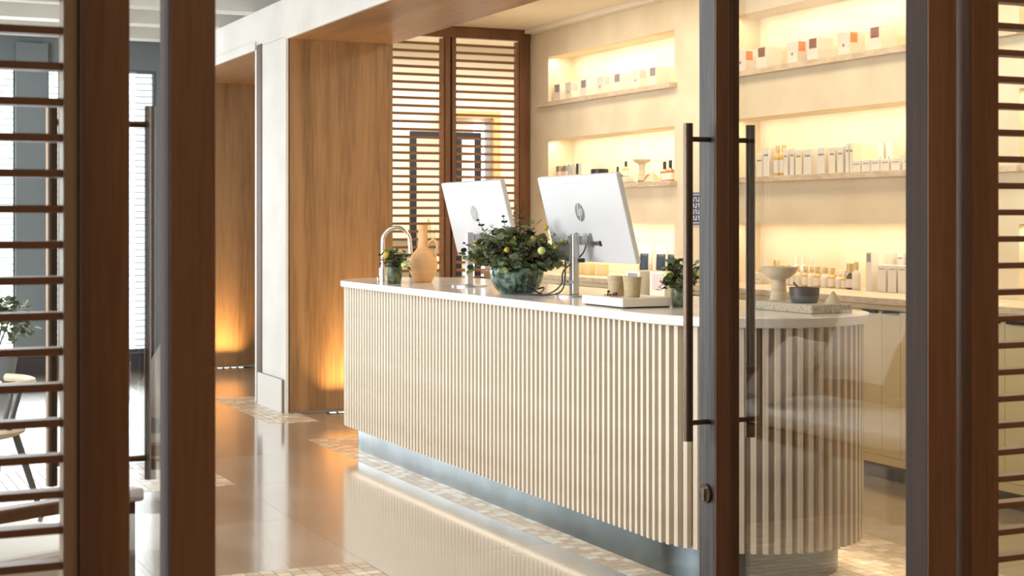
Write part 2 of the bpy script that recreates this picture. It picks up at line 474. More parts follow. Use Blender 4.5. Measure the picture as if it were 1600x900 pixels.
# wall_right : the thick plaster wall with lit niches
wr = MB()
YB = [3.1, 3.68, 6.32, 9.13, 9.89, 12.01, 12.40]
ZB = [(0, .971), (1.42, 1.74), (2.147, 2.47), (2.87, 3.2)]
for (z0, z1) in ZB: wr.box(5.95, 6.22, 3.1, 12.40, z0, z1)
for (y0, y1) in ((3.1, 3.68), (6.32, 6.50), (9.13, 9.89), (12.01, 12.40)):
    pass
for (z0, z1) in ((1.0105, 1.42), (1.74, 2.147), (2.47, 2.87)):
    for (y0, y1) in ((3.1, 3.68), (6.32, 6.48), (9.13, 9.89), (12.01, 12.40)):
        wr.box(5.95, 6.22, y0, y1, z0, z1)
wr.box(6.2, 6.4, 3.1, 12.40, 0, 3.2)
structure('wall_right', wr, M_plaster, 'cream plaster wall with lit display niches')
wl = MB()
wl.box(-4.2, -4.0, -3.2, 3.6, 0, 3.6).box(-4.2, -4.0, 9.8, 15.3, 0, 3.6).box(-4.2, -4.0, 3.6, 9.8, 0, .2).box(-4.2, -4.0, 3.6, 9.8, 3.0, 3.6)
structure('wall_left', wl, mat('lounge_wall', (0.34, 0.29, 0.23), 0.8))
structure('wall_front', B(-4.2, 6.4, -3.2, -3.0, 0, 3.6), mat('front_wall_paint', (0.45, 0.38, 0.30), 0.8))
structure('wall_front_right', B(5.2, 5.4, -3.0, 2.96, 0, 3.1), MATS['front_wall_paint'])

# wall_middle : portal wall, pier and header, white plaster
wm = MB()
wm.box(3.33, 4.165, 11.13, 11.80, 0, 2.822)
wm.box(3.33, 4.165, 3.1, 15.0, 2.82, 3.11)
wm.box(3.9, 4.165, 3.1, 15.0, 3.11, 3.5)
structure('wall_middle', wm, M_white, 'white plaster pier and header of the portal wall')
structure('trim_1', MB().box(3.315, 3.335, 3.1, 11.10, 2.80, 2.865).box(3.315, 3.335, 11.96, 15, 2.80, 2.865)
          .box(3.315, 3.335, 11.105, 11.14, 0.0, 2.865), M_white, 'white edge bead around the portal openings')
structure('trim_2', B(3.335, 4.165, 3.1, 11.105, 2.800, 2.819), M_oaky, 'oak soffit lining over the counter')
structure('trim_3', B(3.335, 4.165, 11.97, 14.93, 2.800, 2.819), M_oaky, 'oak soffit lining of the far portal')
tag(B(3.345, 4.165, 11.105, 11.129, 0.012, 2.799).build('wood_panel', M_oak), 'tall oak veneer panel lining the portal beside the counter', 'wall panel')
tag(B(3.345, 4.165, 14.93, 14.96, 0.012, 2.799).build('wood_panel', M_oak), 'tall oak veneer panel of the far portal beyond the white pier', 'wall panel')
structure('trim_4', B(3.322, 4.165, 11.80, 11.93, 0.0, 2.835), M_jamb, 'brown timber jamb on the far side of the pier')
structure('trim_5', B(3.325, 3.345, 11.935, 11.99, 0.0, 2.80), M_white, 'thin white edge strip of the jamb')
bb = structure('baseboard_middle', B(3.297, 3.33, 11.14, 11.80, 0.0, 0.245), M_grout, 'fluted white tile skirting on the pier')
fm = B(-.004, .004, -.021, .021, 0, .25).mesh('tile', M_white)
for k in range(15):
    link('tile', fm, bb, loc=(3.295, 11.165 + k * .0437, 0.0))

# wall_back : lounge end wall with windows
wb = MB()
WX = [(-3.4, -1.9), (-1.6, -0.1), (0.2, 1.88), (2.14, 3.18)]
xs = [-4.0] + [v for ab in WX for v in ab] + [5.95]
for i in range(0, len(xs), 2): wb.box(xs[i], xs[i + 1] if xs[i + 1] < 5 else 3.34, 15.0, 15.2, 0.17, 2.90)
wb.box(-4.0, 3.34, 15.0, 15.2, 0, 0.17).box(-4.0, 3.34, 15.0, 15.2, 2.90, 3.6)
structure('wall_back', wb, M_pier, 'blue grey end wall with blind windows')
structure('wall_back_right', B(3.34, 4.4, 14.965, 15.2, 0, 3.6), M_plaster)
bm_ = None
for wi, (x0, x1) in enumerate(WX):
    win = tag(empty('window_%d' % (wi + 1)), None, None, None, 'structure')
    fr = MB().box(x0, x1, 15.02, 15.08, .17, .20).box(x0, x1, 15.02, 15.08, 2.87, 2.90).box(x0, x0 + .03, 15.02, 15.08, .2, 2.87).box(x1 - .03, x1, 15.02, 15.08, .2, 2.87)
    fr.build('window_frame', M_winframe, win)
    B(x0 + .03, x1 - .03, 15.12, 15.125, .2, 2.87).build('window_pane', M_pane, win)
    if x1 > 0.1:
        sm = B(x0 + .03, x1 - .03, -.004, .004, -.0035, .0035).mesh('blind_slat', M_winframe)
        for k in range(43):
            link('blind_slat', sm, win, loc=(0, 15.05, .23 + k * .062))
structure('baseboard_back', B(-4.0, 3.33, 14.94, 14.998, 0, 0.165), M_plinthdark, 'dark plum timber skirting under the lounge windows')
cp = tag(B(2.24, 2.40, 14.80, 14.94, 0.166, 2.9).build('curtain_stack', M_pier), 'narrow blue grey folded shutter standing beside the lounge window', 'shutter')
structure('wall_column', B(1.86, 2.15, 14.93, 15.0, 0.17, 3.11), M_pier)

# ceilings
structure('ceiling', B(-4.2, 3.9, 3.0, 15.2, 3.45, 3.6), M_ceil, 'grey green lounge ceiling behind white joists')
for k in range(11):
    y = 14.3 - 1.08 * k
    if y < 3.2: break
    tag(B(-4.0, 3.9, y - .11, y + .11, 3.112, 3.449).build('ceiling_joist', M_white), 'white ceiling joist, %s from the lounge end wall' % NTH[k], 'joist', 'white joists across the lounge ceiling')
structure('ceiling_reception', B(4.165, 6.4, 3.1, 12.4, 3.14, 3.3), M_ceilw, 'warm white ceiling over the back counter')
structure('trim_6', B(5.86, 5.95, 3.1, 12.30, 3.10, 3.14), M_ceilw, 'slim cornice at the niche wall')
structure('ceiling_front', B(-4.2, 5.4, -3.2, 2.96, 3.1, 3.25), M_ceilw)

# back room beyond the slatted screen
structure('wall_back_room', B(4.2, 9.2, 16.5, 16.7, 0, 3.6), mat('back_room_paint', (0.72, 0.67, 0.57), 0.8))
structure('wall_side_room', B(8.6, 8.8, 12.45, 16.5, 0, 3.6), MATS['back_room_paint'])
structure('wall_side_room_left', B(4.2, 4.3, 12.45, 16.5, 0, 3.6), MATS['back_room_paint'])
structure('ceiling_room', B(4.2, 9.2, 12.45, 16.7, 3.5, 3.6), M_ceilw)
structure('wall_side', B(5.99, 8.8, 12.42, 12.5, 0, 3.6), MATS['back_room_paint'])
lc = thing('light_cove', 'bright ceiling light panel beyond the slatted screen', 'ceiling light', (5.9, 14.4, 3.44))
B(-.8, .6, -.35, .35, 0, .05).build('diffuser', emit('lit_diffuser', (1, 0.93, 0.80), 5.0), lc)
B(-.83, .63, -.38, .38, .02, .059).build('frame', M_ceilw, lc)
gc = thing('glass_cabinet', 'black framed glass display cabinet standing beyond the slatted screen', 'cabinet', (0, 0, 0))
for (x0, x1) in ((6.30, 6.365), (6.86, 6.92), (7.10, 7.165)):
    B(x0, x1, 16.2, 16.26, 0, 2.40).build('upright', M_dark, gc)
B(6.30, 7.165, 16.2, 16.26, 2.40, 2.46).build('top_rail', M_dark, gc)
B(6.30, 7.165, 16.2, 16.26, 0.02, 0.08).build('bottom_rail', M_dark, gc)
B(6.365, 6.86, 16.225, 16.235, 0.08, 2.40).build('pane', M_pane, gc)
for z in (0.9, 1.23):
    B(6.1, 7.1, 16.27, 16.49, z, z + .02).build('shelf', M_boxcream, gc)
bf = thing('timber_window', 'honey timber framed window beyond the slatted screen', 'window', (0, 0, 0))
for (x0, x1, z0, z1) in ((7.37, 7.45, 0, 2.639), (6.72, 6.79, 2.46, 2.639), (6.72, 7.45, 2.64, 2.72)):
    B(x0, x1, 16.30, 16.40, z0, z1).build('frame', M_backwood, bf)
B(7.17, 7.30, 16.42, 16.45, 0.4, 2.6).build('lit_pane', emit('bright_daylight', (0.92, 0.96, 1.0), 3.0), bf)
B(7.30, 7.37, 16.38, 16.44, 0.4, 2.6).build('blind', M_pier, bf)
for i, (x, z, r, h) in enumerate(((6.42, 1.25, .03, .16), (6.50, 1.25, .035, .12), (6.58, 1.25, .028, .22), (6.68, 1.25, .04, .12), (6.79, 1.25, .045, .14), (6.93, 1.25, .03, .2),
                                  (6.45, 0.92, .10, .10), (6.66, .92, .08, .13), (6.82, .92, .03, .2), (6.98, .92, .05, .12))):
    tag(MB().lathe([(r, 0), (r * 1.05, h * .5), (r * .6, h * .8), (r * .5, h)], 14).build('vessel', M_pottery if i % 2 else M_cup, smooth=True, loc=(x, 16.37, z)),
        '%s vessel from the wall end on the %s shelf beyond the slatted screen' % (NTH[i if i < 6 else i - 6], 'upper' if i < 6 else 'lower'), 'vessel', 'vessels beyond the screen')
for i, x in enumerate((7.83,)):
    wl_ = thing('wall_lamp', 'slim glowing wall lamp beyond the right side of the slatted screen', 'lamp', (x, 16.46, 1.6))
    B(-.02, .02, -.03, .0, -.45, .45).build('tube', emit('warm_tube', (1.0, .82, .5), 3.5), wl_)
    B(-.03, .03, .0, .035, -.47, .47).build('backplate', M_gold, wl_)

# slatted screen between reception and back room
ss = thing('slatted_screen', 'tall dark timber screen of two slatted leaves behind the monitors', 'screen', (0, 0, 0))
sy0, sy1 = 12.355, 12.41
for (x0, x1, z0, z1) in ((5.84, 5.94, 0, 3.1), (5.225 - .105, 5.225 - .055, 0, 3.04), (5.185, 5.225, 0, 3.04), (4.18, 4.26, 0, 3.04)):
    B(x0, x1, sy0, sy1, z0, z1).build('stile', M_walnut, ss, bevel=.004)
B(5.172, 5.183, sy0 + .02, sy1, 0, 3.04).build('stile_gap', M_dark, ss)
B(4.18, 5.94, sy0 - .01, sy1, 3.04, 3.138).build('head_rail', M_walnut, ss, bevel=.004)
B(4.26, 5.84, sy0, sy1, 0.0, 0.18).build('bottom_rail', M_walnut, ss)
for (x0, x1) in ((4.26, 5.115), (5.231, 5.835)):
    B(x1 - .03, x1, sy0 + .012, sy1, .18, 3.03).build('bead', M_farslat, ss)
    sm = B(x0, x1 - .03, .014, .044, -.011, .011).mesh('slat', M_farslat)
    for k in range(42):
        link('slat', sm, ss, loc=(0, sy0, .2126 + .06795 * k - .019))

# ================================================================== FRONT PARTITION AND GLASS DOORS (plane Y = 3)
def partition(name, label, posts, xr, zs):
    t = thing(name, label, 'partition')
    for (x0, x1, m) in posts: B(x0, x1, 3.0, 3.07, 0, 2.5).build('post', m, t, bevel=.003)
    B(xr[0], xr[1], 3.0, 3.07, 2.5, 2.62).build('head_rail', M_walnutx, t)
    B(xr[0], xr[1], 3.0, 3.07, 0.0, 0.16).build('bottom_rail', M_walnutx, t)
    sm = B(zs[0], zs[1], .008, .050, -.0075, .0075).mesh('slat', M_walnutx)
    for k in range(34):
        link('slat', sm, t, bevel=0.0, loc=(0, 3.01, .2307 + .068 * k))
    B(zs[0], zs[1], 3.062, 3.066, .16, 2.5).build('pane', M_pane, t)
    return t
partition('louvred_partition', 'dark slatted timber partition in front of the lounge chairs', [(.491, .585, M_walnut), (-.9, -.8, M_walnut)], (-.9, .585), (-.8, .465))
pr = partition('louvred_partition', 'dark slatted timber partition on the side of the display shelves', [(2.67, 2.758, M_walnut), (4.2, 4.3, M_walnut)], (2.67, 4.3), (2.758, 4.2))
for o in COL.objects:
    if o.name.startswith('louvred_partition') and o is not pr:
        B(.461, .4905, 3.012, 3.06, .16, 2.5).build('bead', M_bead, o, bevel=.003)
structure('wall_partition_head', MB().box(-4.0, 5.3, 2.98, 3.09, 2.62, 3.45), M_white)
structure('wall_partition_left', B(-4.0, -.9, 2.98, 3.09, 0, 2.62), M_white)
structure('wall_partition_right', B(4.3, 6.4, 2.98, 3.09, 0, 2.62), M_white)

def door(name, x0, x1, side, glass_x, label):
    """A glazed leaf swung open at right angles; its stiles stand at Y 3.0 and Y 4.06."""
    t = tag(empty(name, (0, 0, 0)), label, None, None, 'structure')
    B(x0, x1, 3.0, 3.086, .02, 2.45).build('hinge_stile', M_walnut, t, bevel=.003)
    B(x0 - .0015, x0, 3.004, 3.083, .02, 2.45).build('stile_sheen', M_faintsheen, t)  # thin added sheet carrying the painted side tone of the hinge stile
    B(x0, glass_x - .01, 3.966, 4.06, .02, 2.45).build('lock_stile', M_walnut, t, bevel=.003)
    B(glass_x - .01, x1, 3.972, 4.06, .02, 2.45).build('lock_stile', M_walnut, t, bevel=.003)
    B(x0 - .0015, x0, 3.970, 4.057, .02, 2.45).build('stile_sheen', M_sheenstile, t)  # thin added sheet carrying the painted daylight sheen of the lock stile
    B(x0, x1, 3.086, 3.966, 2.35, 2.45).build('top_rail', M_walnut, t)
    B(x0, x1, 3.086, 3.966, .02, .12).build('bottom_rail', M_walnut, t)
    B(glass_x - .003, glass_x + .003, 3.086, 3.966, .12, 2.35).build('pane', M_doorpane if name == 'door_2' else M_sidepane, t)
    for s in (-1, 1):
        hx = (x0 - .077) if s < 0 else (x1 + .058)
        if name == 'door_1': hx = (x0 - .077) if s < 0 else .832
        MB().tube([(hx, 4.0, .765), (hx, 4.0, 1.73)], .0148, 20).build('pull_handle', M_bronze, t, smooth=True)
        fx = x0 if s < 0 else x1
        for z in (.82, 1.682):
            MB().tube([(hx, 4.0, z), (fx, 4.0, z)], .008, 12).build('handle_standoff', M_bronze, t, smooth=True)
    ly = 4.012
    MB().tube([(x0 - .012, ly, .60), (x0, ly, .60)], .03, 20).build('lock_rose', M_bronze, t, smooth=True)
    MB().tube([(x0 - .02, ly, .607), (x0 - .010, ly, .607)], .011, 16).build('lock_cylinder', M_chrome, t, smooth=True)
    B(x0 - .018, x0 - .010, ly - .006, ly + .006, .578, .605).build('lock_cylinder', M_chrome, t)
    return t
door('door_2', 2.532, 2.622, 1, 2.59, 'open glazed timber door leaf standing before the rounded counter end')
door('door_1', .662, .753, 1, .705, 'open glazed timber door leaf beside the lounge')

# ================================================================== RECEPTION COUNTER
CX, Y0, Y1, R = 3.595, 5.37, 9.15, 0.46
def stadium(r, n=16, y0=Y0, y1=Y1, cx=CX):
    pts = []
    for k in range(n + 1):
        a = PI + PI * k / n
        pts.append((cx + r * math.cos(a), y0 + r * math.sin(a)))
    for k in range(n + 1):
        a = PI * k / n
        pts.append((cx + r * math.cos(a), y1 + r * math.sin(a)))
    return pts
rc = thing('reception_counter', 'long rounded reception counter with fluted stone sides and white top', 'counter')
MB().prism(stadium(R + .025, 28), 1.021, 1.061).build('worktop', M_top, rc, bevel=.006, seg=3, smooth=False)
MB().prism(stadium(R - .024, 28), 0.155, 1.021).build('body', M_ribshade, rc)
MB().prism(stadium(R - .065, 24, Y0 + .06, Y1 - .06), 0.0, 0.155).build('plinth', M_steel, rc, smooth=True)
slat_me = MB().prism([(-.012, -.0265), (.012, -.0265), (.0095, .002), (-.0095, .002)], 0.148, 1.0205).mesh('rib', M_rib)
# local frame: +Y points out of the counter
def rib(x, y, nx, ny):
    o = bpy.data.objects.new('rib', slat_me); COL.objects.link(o); o.parent = rc
    o.location = (x - nx * .000, y - ny * .000, 0)
    o.rotation_euler = (0, 0, math.atan2(ny, nx) - PI / 2)
n_st = 80
for k in range(n_st + 1):
    y = Y0 + (Y1 - Y0) * k / n_st
    rib(CX - R, y, -1, 0)
    if k % 1 == 0: rib(CX + R, y, 1, 0)
n_e = 31
for k in range(1, n_e):
    a = PI + PI * k / n_e
    rib(CX + R * math.cos(a), Y0 + R * math.sin(a), math.cos(a), math.sin(a))
    a = PI * k / n_e
    rib(CX + R * math.cos(a), Y1 + R * math.sin(a), math.cos(a), math.sin(a))

# floor grilles with uplights at the oak panels
for (x0, x1, y, lab) in ((3.60, 4.10, 10.98, 'slim slotted floor uplight at the foot of the oak panel beside the counter'),
                         (3.50, 4.05, 14.80, 'slim slotted floor uplight at the foot of the far oak panel')):
    g = thing('floor_uplight', lab, 'floor light', (0, 0, 0))
    B(x0, x1, y - .03, y + .03, 0.0, .004).build('grille', M_dark, g)
    k = x0 + .02
    while k < x1 - .05:
        B(k, k + .045, y - .016, y + .016, .004, .006).build('slot', emit('uplight_slot', (1, .93, .8), 3.0), g); k += .07

# ================================================================== BACK COUNTER, CABINETS, SHELVES
bc = thing('back_worktop', 'long travertine worktop running along the niche wall', 'worktop')
B(5.45, 6.198, 3.2, 12.34, .972, 1.010).build('slab', M_travertine, bc, bevel=.004)
yy = 3.52; k = 0
names = []
while yy < 12.0:
    y1 = yy + .96 if yy + .96 < 11.9 else 12.34
    c = thing('base_cabinet', 'ivory boarded base cabinet under the travertine worktop, %s from the glass door end' % NTH[k], 'cabinet', (0, 0, 0), 0, 'base cabinets under the back worktop')
    B(5.50, 5.94, yy, y1 - .002, .085, .971).build('body', M_cab, c)
    B(5.478, 5.50, yy, y1 - .003, .942, .971).build('top_rail', M_cab, c)
    B(5.474, 5.50, yy, y1 - .003, .085, .128).build('bottom_rail', M_cab, c)
    nb = 6; wbd = (y1 - yy) / nb
    for dr in range(2):
        ya_ = yy + dr * 3 * wbd; yb_ = ya_ + 3 * wbd
        dd_ = B(5.492, 5.4995, ya_ + .0015, yb_ - .0015, .131, .932).build('door', M_cab, c)
        for i in range(3):
            B(5.480, 5.4918, ya_ + i * wbd + .0018, ya_ + (i + 1) * wbd - .0018, .131, .932).build('door_board', M_cab, dd_)
        B(5.458, 5.48, (yb_ - .15) if dr == 0 else (ya_ + .03), (yb_ - .03) if dr == 0 else (ya_ + .15), .922, .938).build('handle', M_dark, dd_)
    B(5.53, 5.56, yy, y1, 0.0, .085).build('kick_board', M_kick, c)
    yy = y1; k += 1
for (y0, y1, who) in ((9.85, 12.12, 'beside the slatted screen'), (6.27, 9.18, 'behind the open glass door'), (3.72, 6.235, 'behind the slatted partition')):
    for (z, nm) in ((2.47, 'upper'), (1.738, 'lower')):
        s = MB().box(5.885, 5.949, y0, y1, z - .038, z).box(5.949, 6.199, max(y0 + .045, 3.69), y1 - .055 - (0.0 if y1 > 6.3 else 0), z - .006, z + .0005)
        s.build('display_shelf', M_travertine, bevel=.002)
        o = COL.objects[-1]
        tag(o, '%s travertine display shelf in the niche %s' % (nm, who), 'shelf', None)

# ------------------------------------------------------------------ goods in the niches
def carton(y, z, w, d, h, name, label, group, front=None, side=None, x=5.98, m=M_box, lab_z=(.55, .95), cat='box'):
    """A card box; front faces the room (-X), side faces the glass doors (-Y)."""
    t = thing(name, label, cat, (x, y, z), 0, group)
    cb = B(0, d, 0, w, 0, h).build('carton', m, t, bevel=.0015, seg=1)
    if front: B(-.0012, 0, w * .14, w * .80, h * lab_z[0], h * lab_z[1]).build('printed_label', front, cb)
    if side: B(d * .06, d * .50, -.0012, 0, h * lab_z[0], h * lab_z[1]).build('printed_label', side, cb)
    if not front: B(-.0012, 0, w * .42, w * .58, h * .40, h * .52).build('printed_mark', M_inkp, cb)
    return t
for i, (ya, yb) in enumerate(((12.007, 11.883), (11.737, 11.629), (11.465, 11.35), (11.181, 11.059), (10.897, 10.77), (10.594, 10.472), (10.303, 10.206))):
    if i == 0: ya -= .04; yb -= .04
    carton(yb, 2.4706, .118, .125, .155, 'gift_box', '%s box %s from the screen end on the upper shelf beside the screen' % ('white grey-labelled' if i % 2 == 0 else 'white pink-labelled', NTH[i]), 'boxes on the upper shelf beside the screen',
           front=M_lilac if i % 2 == 0 else None, side=None if i % 2 == 0 else M_pinkp)
for i, (ya, yb) in enumerate(((9.079, 8.991), (8.85, 8.735), (8.497, 8.375), (8.234, 8.151), (7.943, 7.826), (7.637, 7.52), (6.62, 6.50))):
    orange = i in (0, 2, 4, 6)
    carton(yb, 2.4706, .118, .125, .158, 'gift_box', 'white box with %s label, %s on the upper shelf seen through the glass door' % ('orange' if orange else 'brown', NTH[i]) if i < 6 else 'white box with orange label alone behind the slatted partition', 'boxes on the upper shelf behind the door',
           front=None if orange else M_brownp, side=M_orange if orange else None)

def bottle(loc, r, h, label, cat='bottle', glass=M_honey, cap=M_gold, group=None, capr=.5, caph=.25, band=M_box, name='bottle', neck=True, fat=1.0):
    t = thing(name, label, cat, loc, 0, group)
    hb = h * (1 - caph)
    MB().lathe([(r * .92, 0), (r, .004), (r, hb * .72), (r * .85, hb * .84), (r * .42, hb * .93), (r * .42, hb)] if neck else [(r * .95, 0), (r, .003), (r, hb)], 18).build('body', glass, t, smooth=True)
    bo = COL.objects[-1]
    MB().lathe([(r * capr, hb), (r * capr, h * .985), (r * capr * .9, h)], 14).build('cap', cap, t, smooth=True)
    if band is not None:
        MB().lathe([(r * 1.015, hb * .12), (r * 1.015, hb * .64)], 18, cap=False).build('paper_label', band, bo, smooth=True)
    return t
G = 'goods on the lower shelf beside the screen'
zl = 1.7386
bottle((6.02, 11.898, zl), .045, .178, 'olive-capped rosy jar nearest the slatted screen', 'jar', M_rosegl, M_olivecap, G, capr=1.02, caph=.28, band=None, neck=False)
bottle((6.02, 11.764, zl), .045, .178, 'olive-capped rosy jar standing next to the marbled blue box', 'jar', M_rosegl, M_olivecap, G, capr=1.02, caph=.28, band=None, neck=False)
carton(11.640, zl, .05, .12, .186, 'book', 'marbled blue book standing beside the rosy jars', G, m=M_blueish, cat='book')
carton(11.565, zl, .06, .14, .186, 'book', 'pale olive book with its spine next to the marbled one', G, m=M_boxcream, cat='book')
carton(11.508, zl, .035, .14, .187, 'book', 'thin black book standing between two pale ones', G, m=M_black, cat='book')
carton(11.440, zl, .06, .14, .187, 'book', 'pale olive book standing next to the black candle', G, m=M_boxcream, cat='book')
cd = thing('candle_jar', 'black cylindrical candle jar on the lower shelf beside the screen', 'candle', (6.06, 11.27, zl), 0, G)
MB().lathe([(.072, 0), (.074, .004), (.074, .13), (.068, .133)], 28).build('body', M_black, cd, smooth=True)
carton(10.90, zl, .17, .13, .075, 'flat_box', 'black flat box lying behind the monitor on the lower shelf', G, m=M_black)
carton(11.06, zl, .11, .10, .07, 'flat_box', 'black small box lying next to the candle jar', G, m=M_black)
carton(10.36, zl, .62, .09, .010, 'display_tray', 'thin grey tray under the dropper bottles', G, x=5.90, m=M_alu, cat='tray')
bottle((5.965, 10.79, 1.7486), .024, .125, 'black dropper bottle standing on the thin grey tray', 'bottle', M_black, M_black, G, caph=.35, capr=.4, band=None)
carton(10.60, 1.7486, .10, .075, .038, 'stone_block', 'small cream stone block carrying a labelled dropper bottle', G, x=5.93, m=M_traystone, cat='block')
bottle((5.965, 10.655, 1.787), .026, .125, 'clear dropper bottle with white label on the stone block', 'bottle', M_honey, M_black, G, caph=.33, capr=.42)
ps = thing('pedestal_stand', 'slender cream pedestal dish on the lower shelf', 'stand', (5.965, 10.40, 1.7486), 0, G)
MB().lathe([(.032, 0), (.036, .006), (.024, .05), (.022, .10), (.03, .135), (.062, .150), (.072, .168), (.069, .168), (.03, .15), (0, .148)], 26).build('body', M_pottery, ps, smooth=True)
pz = thing('stone_prism', 'dark brown tilted stone cube beside the cream pyramid', 'ornament', (5.95, 10.27, zl), .5, G)
MB().prism([(-.03, -.002), (.03, -.002), (.03, .002), (-.03, .002)], 0, .001).v
pm = MB(); pm.v = [(-.035, -.03, 0), (.035, -.03, 0), (.035, .03, 0), (-.035, .03, 0), (.02, -.03, .062), (.02, .03, .062)]
pm.f = [(3, 2, 1, 0), (0, 1, 4), (1, 2, 5, 4), (2, 3, 5), (3, 0, 4, 5)]
pm.build('wedge', M_brownp, pz)
py_ = thing('stone_pyramid', 'cream stone pyramid in front of an amber bottle', 'ornament', (5.93, 10.17, zl), .3, G)
pm = MB(); pm.v = [(-.05, -.05, 0), (.05, -.05, 0), (.05, .05, 0), (-.05, .05, 0), (0, 0, .085)]
pm.f = [(3, 2, 1, 0), (0, 1, 4), (1, 2, 4), (2, 3, 4), (3, 0, 4)]
pm.build('pyramid', M_pottery, py_)
bottle((6.03, 10.165, zl), .037, .155, 'amber dropper bottle behind the cream pyramid', 'bottle', M_amber, M_black, G, caph=.36, capr=.36)
bottle((6.00, 10.03, zl), .037, .160, 'amber dropper bottle at the near end of the lower shelf', 'bottle', M_amber, M_black, G, caph=.36, capr=.36)

# lower shelf of the niche behind the door
G2 = 'skincare on the lower shelf behind the door'
def mr(kind, y, r, h, txt, x=5.97, **kw):
    if kind == 'b': bottle((x, y, zl), r, h, txt, group=G2, **kw)
    else: carton(y - r, zl, 2 * r, kw.pop('d', .07), h, 'skincare_box', txt, G2, x=x - .035, lab_z=(.70, .76), **kw)
seq = [('b', 8.916, .026, .09), ('b', 8.862, .026, .10), ('c', 8.81, .022, .095), ('c', 8.755, .040, .150), ('c', 8.672, .036, .195), ('b', 8.583, .028, .205), ('b', 8.512, .028, .205),
       ('c', 8.446, .022, .175), ('c', 8.375, .022, .178), ('c', 8.303, .034, .165), ('c', 8.205, .042, .165), ('c', 8.06, .040, .168), ('c', 7.945, .032, .165),
       ('c', 7.862, .030, .166), ('c', 7.79, .017, .185), ('c', 7.748, .017, .183)]
for i, (kd, y, r, h) in enumerate(seq):
    p = NTH[i]
    if kd == 'b': mr('b', y, r, h, '%s bottle with brass top, %s item from the niche corner behind the door' % ('small honey' if h < .15 else 'tall honey', p), caph=.2, capr=.55)
    else: mr('c', y, r, h, '%s white skincare box, %s item from the niche corner behind the door' % ('slim' if r < .03 else 'wide', p), front=M_inkp, m=M_box if i % 3 else M_boxcream)
for i, y in enumerate((7.62, 7.54)):
    carton(y, zl + (.0), .055, .06, .185, 'skincare_box', 'tall pale box standing behind the low white boxes, %s of two' % ('farther' if i == 0 else 'nearer'), G2, x=6.08, m=M_box)
for i, y in enumerate((7.655, 7.565, 7.475, 7.385, 7.285, 7.18, 7.08)):
    carton(y, zl, .082, .08, .072, 'low_box', 'low white box, %s of the low row on the lower shelf behind the door' % NTH[i], G2, x=5.935, front=M_inkp, lab_z=(.66, .72))
for i, y in enumerate((8.72, 8.20, 8.02, 7.90)):
    pass
bottle((5.97, 6.62, zl), .03, .12, 'amber bottle with pale cap seen through the slatted partition', 'bottle', M_amber, M_gold, G2)
bottle((5.97, 6.54, zl), .03, .13, 'dark capped bottle seen through the slatted partition', 'bottle', M_honey, M_black, G2)

# on the worktop in the niche behind the door
G3 = 'skincare on the worktop behind the door'
zt = 1.0106
bt = [(8.785, .030, .10), (8.60, .035, .165), (8.53, .03, .135), (8.46, .03, .135), (8.40, .028, .120), (8.352, .022, .135), (8.269, .028, .135), (8.205, .027, .135), (8.138, .031, .135), (8.058, .03, .13), (7.982, .03, .13), (7.912, .026, .115), (7.850, .028, .115)]
for i, (y, r, h) in enumerate(bt):
    bottle((5.97, y, zt), r, h, 'pale bottle with brass cap on the back worktop, %s from the niche corner' % NTH[i], 'bottle', M_boxcream if i % 2 else M_honey, M_gold if i < 11 else M_box, G3, caph=.28, capr=.55)
for i, (y, x, h) in enumerate(((8.50, 6.06, .19), (8.43, 6.07, .185), (8.36, 6.08, .18))):
    bottle((x, y, zt), .026, h, 'tall pale bottle in the second row behind the pedestal bowl, %s' % NTH[i], 'bottle', M_box, M_box, G3, caph=.2)
bottle((5.95, 7.776, zt), .026, .165, 'tapered bottle of dark brown serum with a wooden cap', 'bottle', M_darkbowl, M_gold, G3, caph=.38, capr=.95)
bottle((5.93, 7.690, zt), .026, .175, 'white bottle with brass cap next to the dark serum', 'bottle', M_box, M_gold, G3, caph=.25, capr=.6)
carton(7.545, zt, .052, .06, .238, 'skincare_box', 'tallest slim white box on the back worktop', G3, x=5.93, front=M_lilac, lab_z=(.74, .95))
carton(7.48, zt, .05, .06, .236, 'skincare_box', 'tall white box behind the slim tallest one', G3, x=6.02)
carton(7.37, zt, .06, .06, .240, 'skincare_box', 'tall white box with short grey print in the rear row', G3, x=6.03, front=M_inkp, lab_z=(.83, .86))
carton(7.27, zt, .06, .06, .242, 'skincare_box', 'tall plain white box at the near end of the rear row', G3, x=6.03)
carton(7.385, zt, .075, .07, .162, 'skincare_box', 'white box of middle height beside the tallest box', G3, x=5.91, front=M_inkp, lab_z=(.84, .87))
carton(7.29, zt, .075, .07, .162, 'skincare_box', 'white box of middle height next to the door stile', G3, x=5.91, front=M_inkp, lab_z=(.84, .87))
carton(7.20, zt, .072, .07, .162, 'skincare_box', 'white box of middle height hidden partly by the door stile', G3, x=5.91, front=M_inkp, lab_z=(.84, .87))
carton(8.72, zt, .15, .12, .075, 'skincare_box', 'wide low white box in the niche corner on the back worktop', G3, x=5.93, front=M_inkp, lab_z=(.40, .46))

